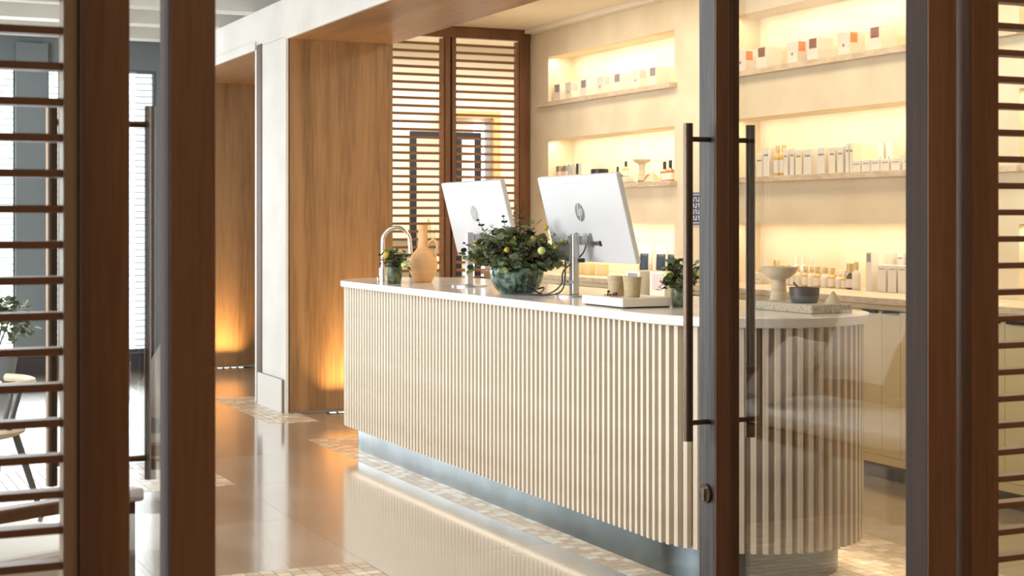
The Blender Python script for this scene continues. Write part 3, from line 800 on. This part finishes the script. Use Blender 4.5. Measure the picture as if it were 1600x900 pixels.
# worktop niche beside the screen : pouches and candles
G4 = 'pouches on the back worktop'
for i, (y, ty) in enumerate(((10.44, .72), (10.27, .66), (10.19, .80), (10.02, .70))):
    t = thing('coffee_pouch', ['silver pouch with navy label nearest the monitor', 'silver pouch half hidden behind its neighbours', 'silver pouch with navy label between two others', 'silver pouch with navy label at the niche end'][i], 'pouch', (6.02 if i != 1 else 6.10, y, zt), ty, G4)
    prof = [(.028, .052, 0), (.040, .058, .03), (.042, .060, .10), (.030, .058, .17), (.008, .060, .215), (.004, .062, .235)]
    mb = MB(); n = 20
    for (a, b, z) in prof:
        for kk in range(n):
            th = 2 * PI * kk / n
            mb.v.append((a * math.cos(th), b * math.sin(th), z))
    for s in range(len(prof) - 1):
        for kk in range(n):
            mb.f.append((s * n + kk, s * n + (kk + 1) % n, (s + 1) * n + (kk + 1) % n, (s + 1) * n + kk))
    mb.f.append(tuple(range(n))[::-1]); mb.f.append(tuple((len(prof) - 1) * n + kk for kk in range(n)))
    mb.build('bag', M_pouch, t, smooth=True)
    lb = MB(); m2 = 6
    for s in range(7):
        z = .02 + .155 * s / 6
        xx = -.0440 + (.016 * max(0, (z - .10)) / .07)
        for kk in range(m2 + 1):
            yy_ = -.034 + .068 * kk / m2
            lb.v.append((xx - .001 + .30 * (yy_ * yy_) / .06 * .05 + .012 * (yy_ / .06) ** 2, yy_, z))
    for s in range(6):
        for kk in range(m2):
            lb.f.append((s * 7 + kk, s * 7 + kk + 1, (s + 1) * 7 + kk + 1, (s + 1) * 7 + kk))
    lo = lb.build('printed_label', M_navy, t, smooth=True)
    md = lo.modifiers.new('thick', 'SOLIDIFY'); md.thickness = .001
for i, (y, x) in enumerate(((11.25, 5.75), (10.98, 5.73), (10.82, 5.73), (10.66, 5.76))):
    t = thing('candle_glass', 'amber glass candle on the back worktop under the monitor, %s from the screen' % NTH[i], 'candle', (x, y, zt), 0, 'candles on the back worktop')
    MB().lathe([(.045, 0), (.048, .004), (.048, .085)], 24, cap=False).build('tumbler', M_candle, t, smooth=True)
    MB().lathe([(.044, .004), (.044, .06)], 20).build('wax', M_boxcream, t, smooth=True)
    MB().tube([(0, 0, .06), (0, 0, .078)], .0015, 6).build('wick', M_black, t)

# framed sign on the wall between the niches
sg = thing('wall_sign', 'small navy sign with white lettering on the plaster between the niches', 'sign', (5.949, 9.56, 1.41))
B(-.012, 0, -.11, .11, 0, .235).build('board', M_signblue, sg)
for (a, b, c, d) in ((-.10, -.096, .012, .223), (.096, .10, .012, .223), (-.10, .10, .012, .016), (-.10, .10, .219, .223)):
    B(-.0145, -.012, a, b, c, d).build('border_line', M_signw, sg)
for r_ in range(4):
    for k in range(5):
        u = -.078 + k * .036
        zz = .035 + r_ * .045
        B(-.0145, -.012, u, u + .006, zz, zz + .03).build('lettering', M_signw, sg)
        B(-.0145, -.012, u + .006, u + .02, zz + (.024 if (k + r_) % 2 else 0), zz + (.030 if (k + r_) % 2 else .006)).build('lettering', M_signw, sg)

# ================================================================== ON THE COUNTER
ZT = 1.0615
# --- monitors
def hp_logo(parent, c, up, right, nrm):
    """Round emblem with slanted h and p, on the back of the panel."""
    def P3(u, v, w_): return tuple(c + right * u + up * v + nrm * w_)
    R_ = .047
    mb = MB(); n = 40
    ring = [P3(R_ * math.cos(2 * PI * k / n), R_ * math.sin(2 * PI * k / n), 0) for k in range(n)]
    mb.v = ring + [P3(R_ * math.cos(2 * PI * k / n), R_ * math.sin(2 * PI * k / n), .0012) for k in range(n)]
    mb.f.append(tuple(n + k for k in range(n)))
    for k in range(n): mb.f.append((k, (k + 1) % n, n + (k + 1) % n, n + k))
    parent = mb.build('logo_disc', M_logo, parent)
    def bar(u0, v0, u1, v1, wd, name='logo_letter'):
        m2 = MB()
        for w_ in (.0012, .0022):
            m2.v += [P3(u0 - wd, v0, w_), P3(u0 + wd, v0, w_), P3(u1 + wd, v1, w_), P3(u1 - wd, v1, w_)]
        m2.f = [(0, 1, 2, 3), (4, 5, 6, 7), (0, 1, 5, 4), (1, 2, 6, 5), (2, 3, 7, 6), (3, 0, 4, 7)]
        return m2
    def stroke(segs):
        m3 = MB()
        for s in segs:
            m2 = bar(*s); b0 = len(m3.v); m3.v += m2.v; m3.f += [tuple(b0 + q for q in f) for f in m2.f]
        m3.build('logo_letter', M_pcwhite, parent)
    s = .35
    def sl(u, v): return (u + v * s, v)
    def seg(u0, v0, u1, v1, wd):
        a = sl(u0, v0); b = sl(u1, v1); return (a[0], a[1], b[0], b[1], wd)
    stroke([seg(-.019, -.018, -.019, .043, .0033), seg(-.019, .018, -.004, .018, .0045), seg(-.004, .018, -.004, -.018, .0033)])
    stroke([seg(.007, -.043, .007, .020, .0033), seg(.007, .018, .022, .018, .0045), seg(.022, .018, .022, -.016, .0033), seg(.007, -.016, .022, -.016, .0045)])

def make_monitor(label):
    t = thing('desktop_computer', label, 'monitor', (3.5, 6.775, ZT), 0, 'monitors on the reception counter')
    th = math.atan2(.11, .43)
    c = Vector((.055, -.02, 1.4475 - ZT))
    up = Vector((-math.sin(th), 0, math.cos(th))); nrm = Vector((-math.cos(th), 0, -math.sin(th))); right = Vector((0, -1, 0))
    def slab(u0, u1, v0, v1, w0, w1, name, m, bev=.0):
        mb = MB()
        for (u, v, w_) in ((u0, v0, w0), (u1, v0, w0), (u1, v1, w0), (u0, v1, w0), (u0, v0, w1), (u1, v0, w1), (u1, v1, w1), (u0, v1, w1)):
            mb.v.append(tuple(c + right * u + up * v + nrm * w_))
        mb.f = [(3, 2, 1, 0), (4, 5, 6, 7), (0, 1, 5, 4), (1, 2, 6, 5), (2, 3, 7, 6), (3, 0, 4, 7)]
        return mb.build(name, m, t, bevel=bev)
    slab(-.425, .425, -.222, .222, -.018, .010, 'housing', M_pcwhite, .005)
    slab(-.418, .418, -.215, .215, -.0195, -.018, 'screen', M_screen)
    slab(-.14, .12, .1845, .1865, .010, .0108, 'slot', M_alu)
    strip = slab(.045, .10, -.135, -.113, .010, .0112, 'port_strip', M_logo)
    for q in range(5): slab(.05 + q * .008, .053 + q * .008, -.131, -.117, .0112, .0122, 'port', M_black).parent = strip
    slab(.10, .125, -.137, -.111, .010, .0125, 'port', M_black)
    hp_logo(t, c + nrm * .0102 + up * .035 + right * -.03, up, right, nrm)
    # stand
    MB().box(-.018, .018, -.022, .022, .008, .31).build('pole', M_alu, t, bevel=.005)
    MB().tube([(0, 0, 0), (0, 0, .008)], .105, 40).build('foot', M_alu, t, smooth=True)
    B(.018, .078, -.05, -.006, .255, .30).build('bracket', M_alu, t)
    B(.055, .075, -.062, -.050, .245, .312).build('bracket_clip', M_logo, t)
    B(-.030, .0, -.03, .03, .065, .08).build('cable_clip', M_alu, t)
    return t
m1 = make_monitor('white all-in-one computer tilted back, its stand in front of the stone tray')
m2_ = copy_thing(m1, (3.5, 8.085, ZT), 'white all-in-one computer farther along, between jug and bouquet bowl')

# cables
def cable(label, pts, r=.004):
    # smooth with Catmull-Rom
    P = [Vector(p) for p in pts]; P = [P[0]] + P + [P[-1]]; out = []
    for i in range(1, len(P) - 2):
        for k in range(8):
            t = k / 8
            out.append(.5 * ((2 * P[i]) + (-P[i - 1] + P[i + 1]) * t + (2 * P[i - 1] - 5 * P[i] + 4 * P[i + 1] - P[i + 2]) * t * t + (-P[i - 1] + 3 * P[i] - 3 * P[i + 1] + P[i + 2]) * t ** 3))
    out.append(P[-1])
    return tag(MB().tube(out, r, 8).build('power_cable', M_black, smooth=True), label, 'cable', 'cables by the monitor stand')
cable('black cable dropping from the monitor ports to the worktop', [(3.545, 6.73, 1.33), (3.53, 6.75, 1.27), (3.455, 6.80, 1.19), (3.45, 6.82, 1.12), (3.40, 6.88, ZT + .008), (3.33, 7.02, ZT + .005), (3.30, 7.16, ZT + .005)])
cable('black cable sagging along the stand pole to the bowl', [(3.47, 6.815, 1.26), (3.462, 6.81, 1.12), (3.43, 6.84, ZT + .010), (3.36, 6.93, ZT + .005), (3.34, 7.06, ZT + .010), (3.36, 7.2, ZT + .005)])
cable('black coiled cable lying beside the green bowl', [(3.42, 6.98, ZT + .005), (3.38, 7.05, ZT + .03), (3.45, 7.10, ZT + .012), (3.38, 7.0, ZT + .04), (3.44, 7.05, ZT + .005), (3.5, 7.12, ZT + .03), (3.4, 7.13, ZT + .006)])
adp = thing('cable_plug', 'small black plug hanging behind the near monitor', 'plug', (3.50, 6.70, 1.232))
B(-.012, .012, -.016, .016, 0, .02).build('plug', M_black, adp)

# --- foliage
def leaf_mesh(name, m, L=.05, Wd=.04, cup=.15):
    v = [(0, 0, 0)]; f = []
    n = 8
    ring = []
    for k in range(n):
        a = 2 * PI * k / n
        x = L * (.5 - .5 * math.cos(a)); y = Wd * .5 * math.sin(a)
        ring.append((x, y, cup * (abs(y) * 1.2 + .3 * abs(x - L / 2))))
    v = ring + [(L / 2, 0, 0)]
    f = [(k, (k + 1) % n, n) for k in range(n)]
    me = bpy.data.meshes.new(name); me.from_pydata(v, [], f); me.materials.append(m); me.update()
    for p in me.polygons: p.use_smooth = True
    return me
LEAFM = [leaf_mesh('leaf', m, .044, .040) for m in M_leafs]
def bouquet(label, loc, rx, ry, h, n_branch, max_obj, lsize, nfl, rnd, low=-.1, zoff=0.0):
    t = thing('flower_bouquet', label, 'flowers', loc)
    st = MB(); fluff = MB(); extra = [MB() for _ in M_leafs]; count = 0
    tips = []
    for b in range(n_branch):
        az = rnd.uniform(0, 2 * PI)
        el = math.asin(rnd.uniform(low, 1.0)) if b > n_branch * .12 else rnd.uniform(.9, 1.4)
        k_ = rnd.uniform(.62, 1.0)
        tip = Vector((math.cos(az) * math.cos(el) * rx * k_, math.sin(az) * math.cos(el) * ry * k_, zoff + (math.sin(el) * h * k_)))
        base = Vector((rnd.uniform(-.2, .2) * rx, rnd.uniform(-.2, .2) * rx, -.03))
        mid = base.lerp(tip, .5) + Vector((0, 0, .05 + .03 * rnd.random()))
        pts = []
        for s in range(7):
            u = s / 6
            pts.append((1 - u) ** 2 * base + 2 * u * (1 - u) * mid + u * u * tip)
        st.tube(pts, [.0022 - .0012 * s / 6 for s in range(7)], 5)
        mi_ = rnd.choices(range(4), (4, 5, 2, 3))[0]
        small = rnd.random() < .22
        for s in range(2, 7):
            for sd in (-1, 1, 0):
                if sd == 0 and rnd.random() < .5: continue
                p = pts[s] + Vector((rnd.uniform(-.008, .008), rnd.uniform(-.008, .008), rnd.uniform(-.006, .006)))
                a = rnd.uniform(0, 2 * PI)
                e = rnd.uniform(-.7, .9)
                sc_ = lsize * (1.15 - .09 * s) * (rnd.uniform(.75, 1.2)) * (.45 if small else 1)
                M = Matrix.Translation(p) @ Matrix.Rotation(a, 4, 'Z') @ Matrix.Rotation(-e, 4, 'Y') @ Matrix.Rotation(rnd.uniform(-.9, .9), 4, 'X') @ Matrix.Scale(sc_, 4)
                mm = mi_ if rnd.random() < .8 else rnd.randrange(4)
                if count < max_obj:
                    o = bpy.data.objects.new('leaf', LEAFM[mm]); COL.objects.link(o); o.parent = t
                    o.matrix_local = M; count += 1
                else:
                    e_ = extra[mm]; b0 = len(e_.v)
                    e_.v += [tuple(M @ v.co) for v in LEAFM[mm].vertices]
                    e_.f += [tuple(b0 + q for q in pl.vertices) for pl in LEAFM[mm].polygons]
        tips.append(tip)
    tag(st.build('stems', M_stem, t), kind='stuff')
    if any(e_.v for e_ in extra):
        me = bpy.data.meshes.new('small_leaves'); vv = []; ff = []; mi = []
        for q, e_ in enumerate(extra):
            b0 = len(vv); vv += e_.v; ff += [tuple(b0 + i for i in f) for f in e_.f]; mi += [q] * len(e_.f)
        me.from_pydata(vv, [], ff)
        for m in M_leafs: me.materials.append(m)
        me.polygons.foreach_set('material_index', mi); me.update()
        tag(link('small_leaves', me, t), kind='stuff')
    # tiny blossoms
    for k in range(n_branch * 12):
        az = rnd.uniform(0, 2 * PI); el = math.asin(rnd.uniform(0, .95)); q = rnd.uniform(.45, .9)
        p = Vector((math.cos(az) * math.cos(el) * rx * q, math.sin(az) * math.cos(el) * ry * q, zoff + math.sin(el) * h * q))
        r = rnd.uniform(.002, .0045)
        fluff.v += [tuple(p + Vector(d) * r) for d in ((1, 0, 0), (-1, 0, 0), (0, 1, 0), (0, -1, 0), (0, 0, 1), (0, 0, -1))]
        b0 = len(fluff.v) - 6
        fluff.f += [tuple(b0 + i for i in f) for f in ((0, 2, 4), (2, 1, 4), (1, 3, 4), (3, 0, 4), (2, 0, 5), (1, 2, 5), (3, 1, 5), (0, 3, 5))]
    tag(fluff.build('blossom_sprays', M_brownfl, t), kind='stuff')
    return t
def blossom(t, p, r, m, n=14):
    mb = MB()
    prof = [(r * math.sin(PI * k / 8), -r * math.cos(PI * k / 8)) for k in range(9)]
    prof[0] = (r * .05, prof[0][1]); prof[-1] = (r * .05, prof[-1][1])
    mb.lathe(prof, 12)
    return mb.build('flower', m, t, smooth=True, loc=p)
rnd = random.Random(3)
bq = bouquet('large eucalyptus bouquet with yellow button flowers in the green glass bowl', (3.37, 7.17, ZT + .135), .28, .33, .21, 100, 225, 1.5, 8, rnd, low=-.20, zoff=.03)
# camera-facing side is -Y/-X: flowers spread over the dome
for (dx, dy, dz, r, m) in ((.03, -.13, .15, .013, M_yellow), (-.02, .05, .17, .012, M_yellow), (.12, -.10, .205, .014, M_yellow), (-.10, -.10, .09, .017, M_yellow), (-.11, -.06, .035, .010, M_yellow),
                           (.10, -.24, .11, .013, M_yellow), (.02, -.25, .09, .020, M_palefl), (-.06, -.08, .15, .017, M_palefl), (-.19, .10, .13, .010, M_yellow), (.15, -.22, .14, .008, M_yellow)):
    blossom(bq, (dx, dy, dz), r, m)
# big tall sprig
for q, (ax, tall) in enumerate((((.02, .05), .31), ((-.13, .20), .24), ((.18, -.32), .17), ((-.03, .10), .26), ((-.20, .22), .12), ((.04, .02), .28))):
    s = MB(); base = Vector((ax[0] * .3, ax[1] * .3, .02)); tip = Vector((ax[0], ax[1], tall))
    pts = [base.lerp(tip, k / 8) for k in range(9)]
    s.tube(pts, .0018, 5).build('stem', M_stem, bq)
    for k in range(3, 9):
        for sd in (0, 1):
            o = bpy.data.objects.new('leaf', LEAFM[3 if q % 2 else 1]); COL.objects.link(o); o.parent = bq
            o.matrix_local = Matrix.Translation(pts[k]) @ Matrix.Rotation(PI * sd + k * .9, 4, 'Z') @ Matrix.Rotation(-.5, 4, 'Y') @ Matrix.Rotation(.6, 4, 'X') @ Matrix.Scale(.95 - .07 * k, 4)
gb = thing('glass_bowl', 'large ribbed green glass bowl holding the eucalyptus bouquet', 'bowl', (3.37, 7.17, ZT))
MB().lathe([(.080, 0), (.088, .004), (.112, .03), (.130, .07), (.138, .11), (.136, .135), (.131, .135), (.132, .11), (.122, .07), (.10, .03), (.07, .01), (0, .01)], 96, ribs=24, ribamp=.018).build('bowl', M_greenglass, gb, smooth=True)
MB().lathe([(.07, .012), (.10, .035), (.118, .07), (.12, .10), (0, .10)], 24).build('packed_stems', mat('packed_greenery', (0.04, 0.075, 0.045), 0.7, color2=(0.16, 0.22, 0.15), scale=45, bump=.6, lo=.42, hi=.6), gb, smooth=True)

b2 = bouquet('small posy with yellow flower heads in the mottled pot by the tap', (3.25, 8.64, ZT + .095), .115, .115, .10, 34, 160, .85, 3, rnd, low=-.25, zoff=.01)
blossom(b2, (-.055, -.01, .075), .021, M_yellow); blossom(b2, (.03, -.10, .02), .024, M_palefl)
b3 = bouquet('small posy with cream and yellow heads in the pot behind the door handle', (3.48, 5.73, ZT + .085), .10, .115, .13, 34, 160, .85, 3, rnd, low=-.25, zoff=.01)
blossom(b3, (-.06, .0, .05), .024, M_palefl); blossom(b3, (.05, -.07, .065), .016, M_yellow)
for (nm, lab, loc, r, h) in (('flower_pot', 'mottled dark green pot beside the curved tap', (3.25, 8.64, ZT), .048, .10), ('flower_pot', 'mottled dark green pot beside the pale stone tray', (3.48, 5.73, ZT), .045, .10)):
    fp = thing(nm, lab, 'pot', loc)
    MB().lathe([(r * .8, 0), (r * .86, .004), (r * .98, h * .5), (r, h * .9), (r * .97, h), (r * .86, h), (r * .86, h * .85), (0, h * .85)], 26).build('body', M_mossy, fp, smooth=True)

# --- terracotta jug
jg = thing('terracotta_jug', 'tall terracotta jug with a looped handle beside the posy', 'jug', (3.487, 8.77, ZT))
prof = [(.050, 0), (.054, .003), (.068, .03), (.084, .07), (.090, .105), (.086, .14), (.068, .172), (.045, .197), (.033, .215), (.029, .24), (.0275, .30), (.029, .345), (.031, .352), (.026, .352), (.022, .30), (0, .30)]
MB().lathe(prof, 40).build('body', M_terra, jg, smooth=True)
hd = Vector((.82, -.57, 0))
hp_ = [hd * .026 + Vector((0, 0, .215)), hd * .04 + Vector((0, 0, .245)), hd * .065 + Vector((0, 0, .262)), hd * .088 + Vector((0, 0, .245)), hd * .092 + Vector((0, 0, .21)), hd * .080 + Vector((0, 0, .175)), hd * .074 + Vector((0, 0, .150))]
MB().tube(hp_, .0095, 10).build('handle', M_terra, jg, smooth=True)

# --- curved tap
tp = thing('curved_tap', 'shiny swan-neck tap on a round base at the far end of the counter', 'tap', (3.30, 8.97, ZT))
MB().lathe([(.036, 0), (.036, .03), (.024, .034), (.024, .085), (.016, .09)], 28).build('base', M_vessel, tp, smooth=True)
MB().lathe([(.018, 0.002), (.018, .085)], 20).build('core', M_chrome, tp, smooth=True)
cdv = Vector((.92, -.40, 0)); pts = [Vector((0, 0, .08)), Vector((0, 0, .16)), Vector((0, 0, .24))]
for k in range(1, 13):
    a = PI * k / 12
    pts.append(cdv * (.083 - .083 * math.cos(a)) + Vector((0, 0, .25 + .085 * math.sin(a))))
pts.append(cdv * .170 + Vector((0, 0, .20))); pts.append(cdv * .172 + Vector((0, 0, .175)))
MB().tube(pts, .0125, 14).build('neck', mat('satin_tap_metal', (0.80, 0.76, 0.70), 0.12, metal=0.95), tp, smooth=True)

# --- tray, cups, boxes
tr = thing('stone_tray', 'pale rectangular stone tray carrying two clay cups', 'tray', (3.195, 5.735, ZT))
B(0, .25, 0, .375, .005, .043).build('slab', M_traystone, tr, bevel=.002)
B(.012, .238, .012, .363, 0, .005).build('foot', M_dark, tr)  # dark inset block, painting the shadow gap beneath the tray
def cup(loc, label):
    t = thing('clay_cup', label, 'cup', loc, 0, 'clay cups on the stone tray')
    MB().lathe([(.031, 0), (.033, .003), (.0375, .05), (.0415, .088), (.039, .088), (.035, .05), (.030, .012), (0, .010)], 32).build('body', M_cup, t, smooth=True)
    MB().lathe([(.0417, .0865), (.042, .0885), (.0385, .0885), (.0387, .0865)], 32, cap=False).build('rim', M_cupin, t, smooth=True)
    return t
cup((3.285, 5.812, ZT + .0435), 'speckled beige clay cup nearer the bouquet pot')
cup((3.265, 5.915, ZT + .0435), 'speckled beige clay cup nearer the monitor stand')
sp = thing('dried_sprig', 'sprig of dark red dried flowers lying on the stone tray', 'flowers', (3.215, 5.885, ZT + .044))
MB().tube([(0, .06, .003), (0, .0, .006), (.01, -.05, .012)], .0015, 6).build('stem', M_stem, sp)
for (x, y, z, r, m) in ((0, -.055, .014, .008, M_wine), (.0, -.035, .011, .007, M_wine), (-.01, -.005, .022, .007, M_wine), (0, .02, .008, .006, M_brownfl), (.0, .05, .006, .005, M_palefl), (-.01, -.02, .008, .005, M_brownfl)):
    blossom(sp, (x, y, z), r, m)
for i, (x, y, m, lab) in enumerate(((3.56, 6.23, 0, 'cream box with grey lilac label behind the clay cups'), (3.60, 6.07, 1, 'cream box with pink label between the clay cups and the posy'))):
    carton(y, ZT, .135, .13, .14, 'gift_box', lab, 'boxes behind the tray', x=x, front=M_lilac if m == 0 else M_pinkp, m=M_boxcream, lab_z=(.52, .92) if m == 0 else (.38, .92))

# --- stone slab with pedestal bowl, dark bowl, cone
sl = thing('stone_board', 'pitted travertine board at the rounded end of the counter', 'board', (3.69, 5.07, ZT))
B(0, .20, 0, .42, 0, .036).build('slab', M_rough, sl, bevel=.003)
ZS = ZT + .0362
pb = thing('pedestal_bowl', 'cream pottery bowl on a tall foot standing on the pitted board', 'bowl', (3.785, 5.435, ZS))
MB().lathe([(.037, 0), (.037, .022), (.034, .028), (.031, .06), (.030, .088), (.048, .098), (.068, .115), (.080, .138), (.080, .142), (.076, .141), (.062, .12), (.03, .106), (0, .104)], 40).build('body', M_pottery, pb, smooth=True)
blossom(pb, (-.03, -.02, .116), .018, M_pottery)
db = thing('glazed_bowl', 'dark brown bowl with blue grey base on the pitted board', 'bowl', (3.765, 5.225, ZS))
MB().lathe([(.048, 0), (.054, .004), (.060, .022), (.0605, .030)], 40).build('base_band', M_bluegrey, db, smooth=True)
MB().lathe([(.0605, .030), (.0625, .064), (.0595, .064), (.057, .03), (.05, .012), (0, .010)], 40).build('upper_band', M_darkbowl, db, smooth=True)
tag(MB().tube([(3.765, 5.225, ZS + .035), (3.737, 5.262, ZS + .083)], .0042, 8).build('spoon_handle', M_black, smooth=True), 'short dark stick resting in the glazed bowl', 'stick')
cn = thing('stone_cone', 'small cream stone cone next to the dark bowl', 'ornament', (3.835, 5.125, ZS))
MB().lathe([(.034, 0), (.033, .008), (.004, .050), (.0005, .051)], 32).build('cone', M_pottery, cn, smooth=True)

# ================================================================== LOUNGE FURNITURE
def lounge_chair(label, loc, rz):
    t = thing('lounge_chair', label, 'chair', loc, rz, 'lounge chairs beyond the partition')
    MB().lathe([(.0, .405), (.22, .405), (.255, .42), (.26, .435), (.24, .445), (0, .440)], 36).build('seat', M_chairseat, t, smooth=True)
    pts = [(math.cos(a) * .29, math.sin(a) * .29, .66) for a in [math.radians(v) for v in range(20, 341, 20)]]
    pts = [(-x, y, z) for x, y, z in pts]
    pts = [(math.cos(math.radians(v)) * .29, math.sin(math.radians(v)) * .29, .66) for v in range(90, 271, 12)]
    MB().tube(pts, .02, 8).build('backrest', M_chairseat, t, smooth=True)
    for (sx, sy) in ((-1, -1), (-1, 1), (1, -1), (1, 1)):
        MB().tube([(sx * .15, sy * .15, .41), (sx * .24, sy * .24, 0)], [.018, .013], 8).build('leg', M_chairleg, t, smooth=True)
    for v in (100, 180, 260):
        a = math.radians(v)
        MB().tube([(math.cos(a) * .22, math.sin(a) * .22, .43), (math.cos(a) * .29, math.sin(a) * .29, .65)], .012, 8).build('spindle', M_chairleg, t, smooth=True)
    return t
lounge_chair('pale round-seated chair with grey metal legs beyond the slatted partition', (.75, 7.75, 0), 2.4)
rt = thing('round_table', 'thin pale round table top behind the round-seated chair', 'table', (.62, 9.2, 0))
MB().lathe([(.0, .50), (.43, .50), (.45, .515), (.43, .53), (0, .53)], 40).build('table_top', M_chairseat, rt, smooth=True)
MB().lathe([(.2, 0), (.2, .015), (.03, .02), (.03, .50)], 24).build('pedestal', M_chairleg, rt, smooth=True)

def cushion(mb_w, mb_d, mb_h, n=12):
    mb = MB()
    for s, sg_ in ((0, 1), (1, -1)):
        for i in range(n + 1):
            for j in range(n + 1):
                u = -1 + 2 * i / n; v = -1 + 2 * j / n
                hh = ((1 - u ** 4) * (1 - v ** 4)) ** .5
                pin = 1 - .06 * (1 - abs(u * v))
                mb.v.append((u * mb_w / 2 * pin, v * mb_d / 2 * pin, sg_ * hh * mb_h / 2))
    N = (n + 1) ** 2
    for i in range(n):
        for j in range(n):
            a = i * (n + 1) + j
            mb.f.append((a, a + n + 1, a + n + 2, a + 1)); mb.f.append((N + a, N + a + 1, N + a + n + 2, N + a + n + 1))
    return mb
def armchair(label, loc, rz, dark=M_walnutx):
    t = thing('lounge_armchair', label, 'armchair', loc, rz, 'timber armchairs in the lounge')
    B(-.36, .36, -.36, .36, .36, .46).build('seat_cushion', M_cush, t, bevel=.03, seg=3)
    B(-.37, .37, -.37, .37, .30, .355).build('seat_frame', dark, t)
    for sx in (-1, 1):
        B(sx * .40 - .03, sx * .40 + .03, -.38, .40, .58, .62).build('armrest', dark, t, bevel=.008)
        for sy in (-.34, .34):
            MB().tube([(sx * .40, sy, 0), (sx * .40, sy, .58)], .022, 8).build('leg', M_dark, t)
    o = cushion(.66, .46, .16).build('back_cushion', M_cush, t, smooth=True); o.location = (0, .28, .66); o.rotation_euler = (math.radians(75), 0, 0)
    B(-.37, .37, .36, .40, .36, .80).build('back_frame', dark, t, bevel=.01)
    return t
armchair('dark timber armchair with white cushions close behind the slatted partition', (.44, 4.95, 0), 2.0)
sf = thing('lounge_sofa', 'timber sofa with white seat mirrored in the open glass door', 'sofa', (.10, 6.6, 0), PI / 2)
B(-.80, .80, -.40, .40, .34, .42).build('seat_cushion', M_cush, sf, bevel=.03, seg=3)
B(-.82, .82, -.42, .42, .27, .335).build('seat_frame', M_walnutx, sf)
B(-.82, .82, .38, .44, .34, .78).build('back_frame', M_walnutx, sf)
for sx in (-1, 1):
    B(sx * .83 - .04, sx * .83 + .04, -.42, .44, .56, .60).build('armrest', M_walnutx, sf)
    for sy in (-.36, .38): B(sx * .78 - .03, sx * .78 + .03, sy - .03, sy + .03, 0, .27).build('leg', M_dark, sf)
for (nm, x, m, rot, z, lab) in (('throw_pillow', (-.12, 6.82, .75), M_cush, PI / 2 - .2, 58, 'white linen pillow on the lounge sofa'), ('throw_pillow', (.20, 7.08, .62), M_cushtan, PI / 2 + .25, 46, 'taupe linen pillow leaning beside the white one')):
    p = thing(nm, lab, 'pillow', x, rot, None)
    o = cushion(.48, .44, .15).build('pillow', m, p, smooth=True); o.rotation_euler = (math.radians(z), 0, 0)

# potted plant by the lounge windows
pp = thing('potted_shrub', 'leafy potted plant in front of the far lounge windows', 'plant', (1.52, 13.6, 0))
MB().lathe([(.14, 0), (.19, .30), (.17, .30), (0, .28)], 24).build('pot', M_pier, pp, smooth=True)
fo = MB(); rr = random.Random(5)
for k in range(420):
    az = rr.uniform(0, 2 * PI); el = rr.uniform(-.4, 1.5); q = rr.uniform(.3, 1) ** .6
    p = Vector((math.cos(az) * math.cos(el) * .34 * q, math.sin(az) * math.cos(el) * .34 * q, .55 + math.sin(el) * .25 * q))
    M = Matrix.Translation(p) @ Matrix.Rotation(rr.uniform(0, 6.28), 4, 'Z') @ Matrix.Rotation(rr.uniform(-1, 1), 4, 'Y') @ Matrix.Scale(1.5, 4)
    b0 = len(fo.v); fo.v += [tuple(M @ v.co) for v in LEAFM[0].vertices]; fo.f += [tuple(b0 + q_ for q_ in pl.vertices) for pl in LEAFM[0].polygons]
tag(fo.build('foliage', M_leafs[1], pp), kind='stuff')
for k in range(5):
    MB().tube([(0, 0, .28), (.12 * math.cos(k * 1.3), .12 * math.sin(k * 1.3), .6)], .007, 6).build('stem', M_stem, pp)
